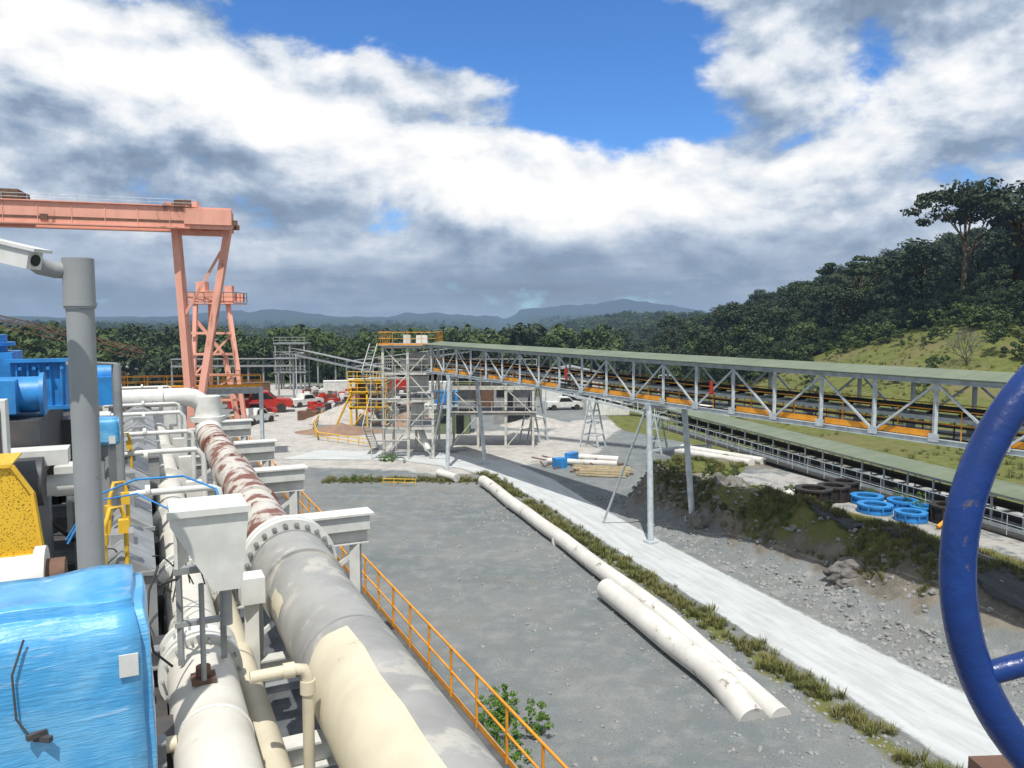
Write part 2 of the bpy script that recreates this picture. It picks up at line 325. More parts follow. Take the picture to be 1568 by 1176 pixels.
def tree_mesh(name,seed,mat,flat=False,nl=1500,lo=.3,ls=.03,cw=.36,trunk=True,nclump=24):
    rnd=random.Random(seed); mb=MB(); cl=[]
    for i in range(nclump):
        a=rnd.uniform(0,6.283)
        if flat: z=rnd.uniform(.74,.95); rr=cw*math.sqrt(rnd.random())*1.3*(1.05-(z-.74)*1.8); cr=rnd.uniform(.05,.11)
        else:
            z=rnd.uniform(lo,.93); prof=math.sin(math.pi*min(1,max(.05,(z-lo+.12)/(1.04-lo+.12))))**.6; rr=cw*prof*rnd.uniform(.35,1.0); cr=rnd.uniform(.08,.15)
        cl.append((Vector((rr*math.cos(a),rr*math.sin(a),z)),cr))
    nb=0
    if trunk:
        mb.cyl((0,0,0),(.01,.0,.45),.022,.015,7); mb.cyl((.01,0,.45),(0,.01,.8),.015,.008,6)
        for c,cr in cl[:9]:
            s=Vector((.008,0,rnd.uniform(.35,.6))); mb.cyl(s,c,.008,.003,5,False)
        nb=len(mb.f)
    for i in range(nl):
        c,cr=rnd.choice(cl); d=Vector((rnd.gauss(0,1),rnd.gauss(0,1),rnd.gauss(0,1))).normalized()
        p=c+Vector((d.x,d.y,d.z*(.45 if flat else .75)))*cr*rnd.uniform(.6,1.08)
        nrm=(d+Vector((rnd.gauss(0,.5),rnd.gauss(0,.5),rnd.gauss(0,.5)+.4))).normalized(); x=nrm.orthogonal().normalized(); y=nrm.cross(x); a=rnd.uniform(0,6.28)
        x,y=x*math.cos(a)+y*math.sin(a),y*math.cos(a)-x*math.sin(a); s=ls*rnd.uniform(.6,1.4)
        mb.add([p-x*s,p-y*s*.5,p+x*s,p+y*s*.5],[(0,1,2,3)])
    me=bpy.data.meshes.new(name); me.from_pydata(mb.v,[],mb.f); me.materials.append(bark); me.materials.append(mat)
    me.polygons.foreach_set('material_index',[0 if i<nb else 1 for i in range(len(mb.f))]); return me
def scatter(name,child,pts):
    vs=[];fs=[]
    for (x,y,z,s) in pts:
        a=random.uniform(0,6.28); h=s/2*1.4142; o=len(vs)
        for k in range(4): vs.append((x+h*math.cos(a+k*1.5708),y+h*math.sin(a+k*1.5708),z))
        fs.append((o,o+1,o+2,o+3))
    me=bpy.data.meshes.new(name); me.from_pydata(vs,[],fs); o=bpy.data.objects.new(name,me); sc.collection.objects.link(o)
    o.instance_type='FACES'; o.use_instance_faces_scale=True; o.instance_faces_scale=1; o.show_instancer_for_render=False; o.show_instancer_for_viewport=False
    c=bpy.data.objects.new(child.name+'_unit',child); sc.collection.objects.link(c); c.parent=o
    return o
def inview(x,y,mg=1.08): return abs(x)<y*.664*mg+25
T=[tree_mesh('broadleaf_a',1,leaf,nl=800,ls=.042),tree_mesh('broadleaf_b',2,leaf,cw=.42,lo=.25,nl=800,ls=.042),tree_mesh('broadleaf_c',3,leafdark,cw=.33,lo=.35,nl=800,ls=.042)]
TD=[tree_mesh('dark_a',11,leafdark,nl=2200,ls=.027,lo=.2),tree_mesh('dark_b',12,leafdark,nl=2200,cw=.42,lo=.15,ls=.027),tree_mesh('dark_c',13,leaf,nl=2000,lo=.2,ls=.027)]
L1=[[],[],[]]; L2=[[],[],[]]
cnt=0
for i in range(60000):
    y=150+850*random.random()**1.3; x=random.uniform(-1,1)*(y*.7+25)
    if x>24 and y<420: continue
    if y>450 and random.random()<.3: continue
    s=random.uniform(8,13)*(1+sm(300,900,y)*.5)
    L1[random.choice((0,0,1,1,2))].append((x,y,hgt(x,y)-s*.12,s)); cnt+=1
    if cnt>3000: break
for i in range(420):
    x=random.uniform(-190,-52); y=random.uniform(112,260)
    if not inview(x,y): continue
    s=random.uniform(9,14); L1[random.choice((0,1,2))].append((x,y,hgt(x,y)-s*.1-sm(-80,-50,x)*5,s))
for i in range(1500):
    y=900+1500*random.random(); x=random.uniform(-1,1)*y*.7; s=random.uniform(13,24); L1[random.choice((0,1,2))].append((x,y,hgt(x,y)-s*.45,s))
for i in range(2200):
    x=random.uniform(22,230); y=random.uniform(70,420)
    ok=(y>117+9*noise.noise(Vector((x*.07,0,0))) and x>24) or (x>59 and y>74)
    if not ok or not inview(x,y,1.1): continue
    if y<119 and x<59+ (119-y)*.15: continue
    s=random.uniform(5.5,10.5)*(1+.3*sm(200,400,y)); L2[random.choice((0,0,1,2))].append((x,y,hgt(x,y)-s*.12,s))
# dense understorey along the forest edge
for i in range(420):
    if random.random()<.6: x=random.uniform(26,62); y=117+9*noise.noise(Vector((x*.07,0,0)))+random.uniform(-1,5)
    else: y=random.uniform(76,118); x=59+(119-y)*.15+random.uniform(0,6)
    s=random.uniform(2.2,5); L2[1].append((x,y,hgt(x,y)-s*.2,s))
for k in range(3): scatter('valley_forest',T[k],L1[k]); scatter('hillside_forest',TD[k],L2[k])
def single(name,mesh,x,y,s,sx=1,rot=0,dz=0):
    o=bpy.data.objects.new(name,mesh); sc.collection.objects.link(o); o.location=(x,y,hgt(x,y)-.2+dz); o.scale=(s*sx,s*sx,s); o.rotation_euler=(0,0,rot)
em=tree_mesh('emergent_crown',31,leafdark,flat=True,nl=4600,ls=.017,cw=.36,nclump=44)
em2=tree_mesh('emergent_crown_b',37,leafdark,flat=True,nl=2600,ls=.019,cw=.28,nclump=24)
tall=tree_mesh('tall_crown',41,leafdark,nl=2100,lo=.35,ls=.022,cw=.24,nclump=20)
single('emergent_tree',em,62.5,108,19,1.0)
single('emergent_tree',em2,56,126,13.5,1.2,1)
single('emergent_tree',tall,52,122,10.5,1.2,2)
single('emergent_tree',em2,47,145,9,1.3,3)
single('emergent_tree',tall,70,108,17,1.4,2)
single('emergent_tree',tall,63,120,13,1.4,4)
single('emergent_tree',tall,42,150,11,1.2,1)
single('emergent_tree',em2,37,180,12,1,2)
single('tall_tree',tall,28,205,16,1.2,1)
single('tall_tree',tall,-36,330,22,1.1,1)
mb=MB(); rnd=random.Random(5)
def branch(p,d,L_,r,k):
    q=p+d*L_; mb.cyl(p,q,r,r*.6,5,False)
    if k:
        for i in range(3): branch(p+d*L_*rnd.uniform(.5,1),(d+Vector((rnd.gauss(0,.45),rnd.gauss(0,.45),rnd.gauss(.1,.3)))).normalized(),L_*.72,r*.6,k-1)
q=V(52,88,hgt(52,88)-.2)
for i in range(5): branch(q,Vector((rnd.gauss(0,.35),rnd.gauss(0,.3),1)).normalized(),1.9,.08,4)
group('bare_branched_tree',[('branches',mb,pmat('pale_bark',(.20,.20,.15),None,3,.9))])
sh=tree_mesh('shrub',51,leaf,nl=700,lo=.1,ls=.05,cw=.45,trunk=False,nclump=14)
shb=tree_mesh('bright_shrub',52,leafbright,nl=900,lo=.1,ls=.045,cw=.45,trunk=False,nclump=16)
pts=[]
for i in range(260):
    x=random.uniform(28,66); y=random.uniform(72,120)
    if random.random()<.93 and not (x>53 or y>112): continue
    pts.append((x,y,hgt(x,y)-.2,random.uniform(1.0,3.6)))
for i in range(30):
    x=random.uniform(9,16); y=random.uniform(36,52)
    if bank(x,y)>1.6: pts.append((x,y,hgt(x,y)-.1,random.uniform(.35,.8)))
scatter('slope_shrubs',sh,pts)
pts=[(random.gauss(-.1,.5),21.2+random.gauss(0,.7),0,random.uniform(.4,1.1)) for i in range(12)]
pts+=[(random.uniform(-13,-10.5),57+random.gauss(0,.5),0,random.uniform(.3,.6)) for i in range(9)]
pts+=[(21.5+random.gauss(0,.6),40+random.uniform(-2,3),2,random.uniform(.4,.9)) for i in range(6)]
pts+=[(-10.5+random.gauss(0,.7),65+random.gauss(0,.5),0,random.uniform(.4,.8)) for i in range(8)]
scatter('bright_shrubs',shb,pts)
def tuft(name,mat,seed,nb=34):
    rnd=random.Random(seed); mb=MB()
    for i in range(nb):
        a=rnd.uniform(0,6.28); r=rnd.uniform(0,.35); p=Vector((r*math.cos(a),r*math.sin(a),0)); d=Vector((math.cos(a)*rnd.uniform(.1,.6),math.sin(a)*rnd.uniform(.1,.6),rnd.uniform(.5,1.1))); w=Vector((-math.sin(a),math.cos(a),0))*.03
        q=p+d*.6; t=p+d+Vector((0,0,-.12)); mb.add([p-w,p+w,q+w*.7,q-w*.7,t],[(0,1,2,3),(3,2,4)])
    me=bpy.data.meshes.new(name); me.from_pydata(mb.v,[],mb.f); me.materials.append(mat); return me
tf=tuft('grass_tuft',grassm,3)
pts=[]
for i in range(1500):
    y=12+48*random.random()**1.2; x=roadL(y)-.7+random.gauss(0,.3)
    if noise.noise(Vector((y*.5,3,0)))<-.22: continue
    pts.append((x,y,0,random.uniform(.12,.45)))
for i in range(9000):
    x=random.uniform(8,22); y=random.uniform(29,54)
    b_=bank(x,y); xx=x-xb(y)
    if b_<1.15 or xx>6.3: continue
    if noise.noise(Vector((x*.45,y*.45,7)))<-.08: continue
    pts.append((x,y,hgt(x,y)-.02,random.uniform(.15,.42)))
for i in range(2600):
    x=random.uniform(20,62); y=random.uniform(48,116)
    if masks(x,y)[0]<.6 or noise.noise(Vector((x*.15,y*.15,2)))<-.05: continue
    pts.append((x,y,hgt(x,y)-.03,random.uniform(.2,.6)))
for i in range(350): pts.append((random.uniform(-14,-2.5),57.3+random.gauss(0,.5),0,random.uniform(.15,.4)))
scatter('verge_grass',tf,pts)
def stone(name,seed):
    bm=bmesh.new(); bmesh.ops.create_icosphere(bm,subdivisions=1,radius=.5)
    for v in bm.verts: v.co*=1+.6*noise.noise(v.co*1.7+Vector((seed,0,0))); v.co.z*=.6
    me=bpy.data.meshes.new(name); bm.to_mesh(me); bm.free(); me.materials.append(stonem); return me
pts=[]
for i in range(5500):
    y=17+42*random.random()**1.4; x=pipeX(y)+random.choice((random.gauss(1.4,.6),random.gauss(1.6,.6),random.gauss(-1.0,.8),random.uniform(-9,0)))
    pts.append((x,y,.0,.03+.22*random.random()**5))
for i in range(5000):
    y=18+34*random.random(); x=roadL(y)+4+abs(random.gauss(0,2.2)); pts.append((x,y,hgt(x,y),.04+.34*random.random()**5))
scatter('scattered_stones',stone('stone',2),pts)
def boulder(name,x,y,z,s,sd):
    bm=bmesh.new(); bmesh.ops.create_icosphere(bm,subdivisions=5,radius=.5)
    for v in bm.verts:
        c=v.co.copy(); f=1+.5*noise.noise(c*2+Vector((sd,0,0)))+.4*abs(noise.noise(c*4+Vector((sd,2,0))))+.10*noise.noise(c*12); v.co=Vector((c.x*f*s[0],c.y*f*s[1],c.z*f*s[2]))
    me=bpy.data.meshes.new(name); bm.to_mesh(me); bm.free(); me.materials.append(rockm); o=bpy.data.objects.new(name,me); sc.collection.objects.link(o); o.location=(x,y,z)
boulder('rock_outcrop',12.0,44.2,1.7,(3.2,2.2,2.7),1); boulder('rock_outcrop',13.2,38.5,1.1,(2.4,1.5,1.4),5); boulder('rock_outcrop',9.4,46.5,1.1,(1.8,1.4,1.7),9)
boulder('rock_outcrop',15.2,32.8,.9,(2.6,1.8,1.4),13); boulder('rock_outcrop',15.9,31.2,.5,(1.6,1.2,.9),17); boulder('rock_outcrop',10.8,41.6,.9,(1.8,1.2,1.3),21)
# ---------------------------------------------------------------- conveyor gallery
e=Vector((.506,-.8626,0)); p_=Vector((.8626,.506,0)); S=Vector((-6.9,66,0))
def G(a,w,z): return S+e*a+p_*w+Z*z
st,roof,belt,rl,walk,leg=MB(),MB(),MB(),MB(),MB(),MB()
LEN=74.0; pn=2.45; N=int(LEN/pn); W=2.5; z0,z1=7.6,9.8
for w in (0,W):
    st.ibeam(G(-1,w,z0),G(LEN,w,z0),.16,.2); st.ibeam(G(-1,w,z1),G(LEN,w,z1),.16,.18)
    for i in range(N+1):
        a=i*pn; st.beam(G(a,w,z0+.1),G(a,w,z1-.09),.13,.13)
        if i<N:
            if i%2: st.beam(G(a,w,z0+.1),G(a+pn,w,z1-.1),.08,.08)
            else: st.beam(G(a,w,z1-.1),G(a+pn,w,z0+.1),.08,.08)
        st.beam(G(a-.2,w-.07,z0+.14),G(a+.2,w-.07,z0+.14),.02,.3)
for i in range(N+1):
    a=i*pn; st.beam(G(a,0.08,z0-.02),G(a,W-.08,z0-.02),.1,.14); st.beam(G(a,.08,z1),G(a,W-.08,z1),.08,.1)
    if i<N: st.beam(G(a,.08,z0-.1),G(a+pn,W-.08,z0-.1),.05,.05)
ra=[(-.35,z1+.13),(.3,z1+.2),(W/2,z1+.36),(W-.3,z1+.2),(W+.35,z1+.13)]
for k in range(4):
    for i in range(0,int(LEN)+1):
        a0=i-1; a1=min(LEN,a0+.985); (w0,h0),(w1,h1)=ra[k],ra[k+1]
        roof.poly([G(a0,w0,h0),G(a1,w0,h0),G(a1,w1,h1),G(a0,w1,h1)],.03)
belt.poly([G(-1,.75,z0+1.12),G(LEN,.75,z0+1.12),G(LEN,1.0,z0+.98),G(-1,1.0,z0+.98)],.02); belt.poly([G(-1,1.0,z0+.98),G(LEN,1.0,z0+.98),G(LEN,1.5,z0+.98),G(-1,1.5,z0+.98)],.02); belt.poly([G(-1,1.5,z0+.98),G(LEN,1.5,z0+.98),G(LEN,1.75,z0+1.12),G(-1,1.75,z0+1.12)],.02)
belt.beam(G(-1,1.25,z0+.45),G(LEN,1.25,z0+.45),1.0,.02)
for i in range(int(LEN/1.2)):
    a=i*1.2; belt.cyl(G(a,1.0,z0+.9),G(a,1.5,z0+.9),.06,n=6); st.beam(G(a,.72,z0+.8),G(a,1.78,z0+.8),.05,.08); belt.beam(G(a,.72,z0+.05),G(a,.72,z0+.8),.04,.04)
st.beam(G(-1,.7,z0+.75),G(LEN,.7,z0+.75),.05,.14); st.beam(G(-1,1.8,z0+.75),G(LEN,1.8,z0+.75),.05,.14)
walk.beam(G(-1,.38,z0+.07),G(LEN,.38,z0+.07),.55,.04); walk.beam(G(-1,2.12,z0+.07),G(LEN,2.12,z0+.07),.5,.04)
for i in range(int(LEN/pn)):
    a=i*pn
    if i%5!=3: rl.poly([G(a+.1,.13,z0+.12),G(a+pn-.1,.13,z0+.12),G(a+pn-.1,.13,z0+.36),G(a+.1,.13,z0+.36)],.01,p_)
rl.rail([G(-1,.16,z0+.1),G(LEN,.16,z0+.1)],1.05,pn,.022,False); rl.rail([G(-1,W-.16,z0+.1),G(LEN,W-.16,z0+.1)],1.05,pn,.022,False)
fe=MB()
for a in (20.5,33): 
    fe.cyl(G(a,-.12,z0+.9),G(a,-.12,z0+1.4),.09,n=10); fe.cyl(G(a,-.12,z0+1.4),G(a,-.12,z0+1.5),.04,n=8); fe.box(G(a,-.12,z0+.85),(.25,.2,.06),.5)
for a in (3.5,28.3,55):
    for w,sx in((0,-.25),(W,.25)):
        q=G(a+.6,w+sx*(1 if a>5 else 2),0); q.z=hgt(q.x,q.y)-.1; t=G(a,w,z0-.1)
        leg.cyl(q,t,.17,n=14); leg.box(q+Z*.12,(.6,.6,.25),.5)
    leg.beam(G(a,-.2,z0-.2),G(a,W+.2,z0-.2),.3,.3)
    leg.beam(G(a+.3,.05,5.0),G(a+.3,W-.05,5.0),.12,.12)
    t=G(a-4,0,0); t.z=hgt(t.x,t.y); leg.cyl(t,G(a-.2,0,z0-.3),.07,n=8)
group('conveyor_gallery',[('truss',st,galv),('roof_sheets',roof,greenroof),('belt',belt,rubber),('handrail',rl,orange),('walkway',walk,darksteel),('support_legs',leg,galv),('fire_extinguishers',fe,redp)])
# ---------------------------------------------------------------- transfer tower
tw,plat,trl,mach=MB(),MB(),MB(),MB()
x0,x1,y0,y1=-11.2,-6.9,67,72.5
for x in (x0,(x0+x1)/2,x1):
    for y in (y0,y1): tw.ibeam((x,y,0),(x,y,9.9),.22,.22,.03)
lev=[2.6,5.0,7.4,9.7]
for z in lev:
    for y in (y0,y1): tw.beam((x0,y,z),(x1,y,z),.12,.2)
    for x in (x0,x1,(x0+x1)/2): tw.beam((x,y0,z),(x,y1,z),.12,.2)
    if z>9: plat.box(((x0+x1)/2,(y0+y1)/2,z+.15),(x1-x0+.8,y1-y0+.8,.06))
    else: plat.box(((x0+x1)/2+1,(y0+y1)/2,z+.15),((x1-x0)/2+.4,y1-y0,.06))
    c=[(x0-.35,y1+.35,z+.18),(x0-.35,y0-.35,z+.18),(x1+.35,y0-.35,z+.18),(x1+.35,y1+.35,z+.18)]
    (trl if z>9 else tw).rail([Vector(k) for k in c],1.1,1.2,.025,z>9)
zz=[0]+lev
for i in range(4):
    for xa,xb_ in ((x0,(x0+x1)/2),((x0+x1)/2,x1)):
        if (i+int(xa==x0))%2: tw.beam((xa,y0-.02,zz[i]),(xb_,y0-.02,zz[i+1]),.09)
        else: tw.beam((xb_,y0+.06,zz[i]),(xa,y0+.06,zz[i+1]),.09)
    tw.beam((x1+.02,y0,zz[i]),(x1+.02,y1,zz[i+1]),.09)
for i in range(4):
    x=x0-.9+i*1.05; tw.cyl((x,y0-1.0,0),(x,y0-1.0,7.4+.8*math.sin(i)),.04,n=6)
for z in (1.7,3.5,5.3,7.1):
    tw.cyl((x0-1.1,y0-1.0,z),(x0+2.4,y0-1.0,z),.035,n=6); plat.box((x0+.4,y0-.75,z-.1),(2.5,.5,.05))
for i in range(4):
    za,zb=zz[i],zz[i+1]; xa=x0-1.6; ya,yb=(y0+.5,y1-1) if i%2 else (y1-1,y0+.5)
    for w in (-.35,.35): tw.beam((xa+w,ya,za+.1),(xa+w,yb,zb+.1),.05,.2)
    for k in range(9):
        t=k/9; plat.box((xa,ya+(yb-ya)*t,za+.1+(zb-za)*t),(.66,.24,.04))
mach.box((-8.6,70.4,6.3),(1.8,2.0,1.4)); mach.box((-8.4,70.4,8.5),(1.6,2.2,1.2)); mach.cyl((-9.9,68.7,8.1),(-8.2,68.7,8.1),.4,n=16); mach.box((-8.6,70,3.8),(1.1,1.3,1.4)); mach.cyl((-9.5,70,9.9),(-9.5,70,10.7),.35,n=12); mach.box((-8.2,70.6,10.3),(1.0,.8,.7)); mach.cyl((-8.6,69,3.2),(-7.4,67.5,.6),.3,n=12)
group('transfer_tower',[('steel_frame',tw,towerst),('decks',plat,greyp),('handrails',trl,orange),('chutes',mach,whitesteel)])
fr,pl,ch=MB(),MB(),MB()
for x in (-5.8,-3.2,-.6,2.0):
    for y in (72.5,76.5): fr.ibeam((x,y,0),(x,y,7.4),.22,.22,.03)
for z in (3.2,5.6,7.2):
    for y in (72.5,76.5): fr.beam((-5.8,y,z),(2.0,y,z),.14,.22)
    for x in (-5.8,-3.2,-.6,2): fr.beam((x,72.5,z),(x,76.5,z),.12,.2)
    if z!=5.6: pl.box((-1.9,74.5,z+.14),(8.4,4.6,.05))
    fr.rail([V(-6.1,72.2,z+.15),V(2.3,72.2,z+.15)],1.05,1,.025)
for a,b in((-5.8,-3.2),(-.6,2)):
    fr.beam((a,72.45,0),(b,72.45,3.2),.09); fr.beam((b,72.5,3.2),(a,72.5,5.6),.09)
ch.box((-4.4,74.5,4.4),(1.6,1.8,2)); ch.box((-2,74.3,6.3),(2,2,1.2)); ch.cyl((-3.4,73.5,6.1),(-1.2,73.5,6.1),.45,n=14); ch.box((.8,74.5,4.5),(1.4,2,1.6))
group('conveyor_drive_station',[('frame',fr,towerst),('decks',pl,darksteel),('drive_units',ch,greyp)])
# ---------------------------------------------------------------- lower conveyors
def conveyor(name,A,B,w,hz,roofed,npan):
    A=Vector(A);B=Vector(B);d=(B-A); Ln=d.length; dh=Vector((d.x,d.y,0)).normalized(); pp=Vector((-dh.y,dh.x,0)); 
    if pp.x<0: pp=-pp
    s,r,bt,h=MB(),MB(),MB(),MB()
    def K(t,ww,z): return A+d*t+pp*ww+Z*z
    for ww in (0,w):
        s.beam(K(0,ww,0),K(1,ww,0),.12,.18); s.beam(K(0,ww,hz),K(1,ww,hz),.1,.12)
        for i in range(npan+1):
            t=i/npan; s.beam(K(t,ww,0),K(t,ww,hz),.08)
            if i<npan and not roofed: s.beam(K(t,ww,0),K(t+1/npan,ww,hz),.06)
    bt.beam(K(0,w*.5,hz*.55),K(1,w*.5,hz*.55),w*.6,.06); bt.beam(K(0,w*.5,hz*.15),K(1,w*.5,hz*.15),w*.5,.04)
    for i in range(int(Ln/1.1)):
        t=i*1.1/Ln; s.beam(K(t,.1,hz*.45),K(t,w-.1,hz*.45),.06,.1); s.beam(K(t,.15,0),K(t,.15,hz*.5),.05)
    parts=[('stringers',s,galv),('belt',bt,rubber)]
    if roofed:
        m_=int(Ln)
        for i in range(m_):
            t0=i/m_; t1=(i+.985)/m_
            r.poly([K(t0,-.3,hz+.1),K(t1,-.3,hz+.1),K(t1,w*.5,hz+.32),K(t0,w*.5,hz+.32)],.03); r.poly([K(t0,w*.5,hz+.32),K(t1,w*.5,hz+.32),K(t1,w+.3,hz+.1),K(t0,w+.3,hz+.1)],.03)
        parts.append(('cover_sheets',r,greenroof))
        s.rail([K(0,-.75,-.1),K(1,-.75,-.1)],1.0,1.6,.02,False); bt.beam(K(0,-.4,-.12),K(1,-.4,-.12),.7,.05)
    nt=max(2,int(Ln/6.5))
    for i in range(nt):
        t=(i+.5)/nt; P0=K(t,0,0);P1=K(t,w,0); g0=hgt(P0.x,P0.y); q=K(t,w/2,0)
        if q.z-g0>.8:
            for sgn in (-1,1):
                off=dh*sgn*min(1.2,(q.z-g0)*.22)
                for P in (P0,P1):
                    f=P+off; f.z=g0-.1; h.beam(f,P,.13)
            nl=int((q.z-g0)/1.4)
            for k in range(1,nl+1):
                zz_=g0+(q.z-g0)*k/(nl+1); fr_=1-k/(nl+1)
                for sgn in(-1,1):
                    off=dh*sgn*min(1.2,(q.z-g0)*.22)*fr_; a=P0+off;b_=P1+off; a.z=zz_;b_.z=zz_; h.beam(a,b_,.09)
                for P in (P0,P1):
                    o1=dh*min(1.2,(q.z-g0)*.22)*fr_; a=P+o1;b_=P-o1;a.z=zz_;b_.z=zz_; h.beam(a,b_,.09)
        else:
            for P in (P0,P1): h.beam(Vector((P.x,P.y,g0-.1)),P,.15)
    parts.append(('trestles',h,galv)); group(name,parts)
conveyor('inclined_conveyor',(-1,77.5,6.2),(15.6,67.5,2.9),1.6,1.0,False,12)
conveyor('covered_conveyor',(14.0,69,2.5),(27.4,21.3,2.15),2.2,1.45,True,28)
# ---------------------------------------------------------------- ground pipelines
def wavypipe(name,pts,r,mat,fl=None,n=20):
    mb=MB(); mb.tube(pts,r,n)
    for k in fl or []:
        a=Vector(pts[0]).lerp(Vector(pts[-1]),k); d=(Vector(pts[-1])-Vector(pts[0])).normalized(); mb.cyl(a-d*.06,a+d*.06,r*1.09,n=n)
    return group(name,[('pipe',mb,mat)])
def line(y0,y1,off,z,k=30,w=.12,zend=None): return [(pipeX(y0+(y1-y0)*i/k)+off+w*noise.noise(Vector((i*.25,off,0))),y0+(y1-y0)*i/k,z-((.5*max(0,i/k-.8)/.2) if zend else 0)) for i in range(k+1)]
wavypipe('tailings_pipeline',line(55.3,22.6,0,.42,zend=1),.38,hp,[.2,.45])
wavypipe('tailings_pipeline',line(32.5,22.4,-.98,.46,12,zend=1),.46,hp)
wavypipe('pipe_offcut',[(-5.6,58.5,.35),(-4.1,56.6,.35)],.3,hp)
wavypipe('laid_pipe',[(13.8,62,1.7),(17.6,53.5,2.15)],.3,hp); wavypipe('laid_pipe',[(13.2,61,1.6),(16.6,53,2.1)],.3,hp)
wavypipe('laid_pipe',[(9,105,2.0),(24,86,1.6)],.7,hp)
mb=MB(); 
for a,b_,rr in (((3.0,64,.3),(8.6,62.5,.3),.25),((5,66,.3),(9,64.5,.3),.28)): mb.cyl(a,b_,rr,n=14)
mbw=MB()
for i in range(14): mbw.beam((5.2+random.uniform(-.4,.4),59+i*.22,.12+.14*(i%3)),(9.2+random.uniform(-.5,.5),58.2+i*.22,.12+.14*(i%3)),.16,.1)
mbb=MB(); mbb.box((3.9,62.5,.4),(1.0,.8,.8),.4); mbb.box((5.0,64.2,.5),(1.2,.6,.9),.9); mbr=MB()
for i in range(26): 
    x=random.uniform(2.4,8.8);y=random.uniform(60,66); mbr.beam((x,y,.1),(x+random.uniform(-1.2,1.2),y+random.uniform(-.6,.6),.15+random.random()*.3),.1)
group('scrap_material_pile',[('pipes',mb,hp),('timbers',mbw,wood),('blue_crates',mbb,bluep),('steel_scrap',mbr,rustm)])
def casing(x,y,r,h,mat,a=0):
    mb=MB(); mi=MB(); z=hgt(x,y)
    mb.ring((x,y,z+h*.5),Z,r,r*.72,h,28); mb.ring((x,y,z+h-.03),Z,r*1.1,r*.7,.1,28); mb.ring((x,y,z+.08),Z,r*1.08,r*.74,.12,28)
    for k in range(8):
        t=a+k*.785; d=V(math.cos(t),math.sin(t),0); mb.beam(V(x,y,z+h*.5)+d*r,V(x,y,z+h*.5)+d*(r*1.12),.08,h*.75)
    mi.cyl((x,y,z+.05),(x,y,z+h*.5),r*.71,n=24)
    return mb,mi
for nm,x,y,r,h,mt in (('pump_casing',16.3,41.2,.9,.9,tarblk),('pump_casing',17.9,42.4,.8,.8,tarblk),('pump_casing',19.0,43.6,.75,.8,tarblk),('pump_casing',21.6,37.6,.8,.85,tarblk),
    ('blue_flange_ring',19.4,41.6,.78,.42,bluep),('blue_flange_ring',18.9,39.6,.8,.42,bluep),('blue_flange_ring',20.8,40.5,.72,.42,bluep),('blue_flange_ring',19.9,37.9,.7,.45,bluep),('blue_flange_ring',21.2,39.1,.62,.42,bluep)):
    a,b_=casing(x,y,r,h,mt); group(nm,[('shell',a,mt),('inner_liner',b_,rubber)])
zz0=hgt(21.0,35.8); mb=MB(); mb.box((21.0,35.8,zz0+.22),(.4,.8,.3),.4); mb.cyl((20.3,36.2,zz0+.12),(20.9,36.5,zz0+.4),.1); mb.cyl((20.6,36.0,zz0+.15),(21.4,35.4,zz0+.2),.12); group('hydraulic_power_unit',[('body',mb,orange)])
zz0=hgt(14.9,41.2); mb=MB(); mb.cyl((14.6,41.0,zz0+.25),(15.1,41.4,zz0+.25),.27,n=16); mb.box((14.9,41.2,zz0+.04),(.8,.8,.1)); group('concrete_pipe_stub',[('stub',mb,whitesteel)])
# ---------------------------------------------------------------- far buildings
def building(name,x,y,w,d,h,mat,roofh=.8,open_=None,a=0):
    b,rf,op=MB(),MB(),MB(); M=Matrix.Rotation(a,3,'Z'); c=Vector((x,y,0))
    def K(px,py,z): return c+M@Vector((px,py,0))+Z*z
    pr=[(-w/2,0),(w/2,0),(w/2,h),(0,h+roofh),(-w/2,h)]
    b.poly([K(px,-d/2,z) for px,z in pr],d,M@Vector((0,1,0)))
    for s in (-1,1): rf.poly([K(s*(w/2+.3),-d/2-.3,h-.05),K(s*(w/2+.3),d/2+.3,h-.05),K(0,d/2+.3,h+roofh+.05),K(0,-d/2-.3,h+roofh+.05)],.08)
    for i in range(int(w/1.0)): b.beam(K(-w/2+.5+i,-d/2-.02,.1),K(-w/2+.5+i,-d/2-.02,h-.1),.08,.04)
    for (ox,oz,ow,oh) in (open_ or []): op.box(K(ox,-d/2-.05,oz),(ow,.08,oh),a)
    group(name,[('walls',b,mat),('roof',rf,greyp),('openings',op,glass)])
building('site_office_container',-6.4,82.5,3.8,2.6,2.6,greenpanel,.15,[(.9,1.1,.8,2.0),(-.8,1.6,.9,.7)])
building('crusher_building',.2,92,4.6,6,5.0,greyp,.9,[(.6,1.9,2.6,3.6),(-1.5,3.6,1.0,.8)])
building('workshop_shed',9,118,9,6,4,whitesteel,1,[(0,1.6,3,3)])
building('workshop_shed',-64,125,14,8,4,greyp,1,[(0,1.6,3,3)])
for i,(x,y,mt,a) in enumerate(((-27,122,whitesteel,.2),(-24,126,whitesteel,.2),(-19,124,redp,-.1),(-40,118,rustm,.4),(-12,120,whitesteel,0),(-4,108,rustm,.2),(-8,104,bluep,-.2),(12,98,whitesteel,.1))):
    mb=MB(); M=Matrix.Rotation(a,3,'Z'); mb.box((x,y,1.25),(5.5,2.3,2.4),a)
    for k in range(14):
        for sgn in(-1,1): mb.box(V(x,y,1.25)+M@V(-2.6+k*.4,sgn*1.17,0),(.14,.05,2.2),a)
    mb.box((x,y,2.48),(5.6,2.4,.08),a); group('shipping_container',[('body',mb,mt)])
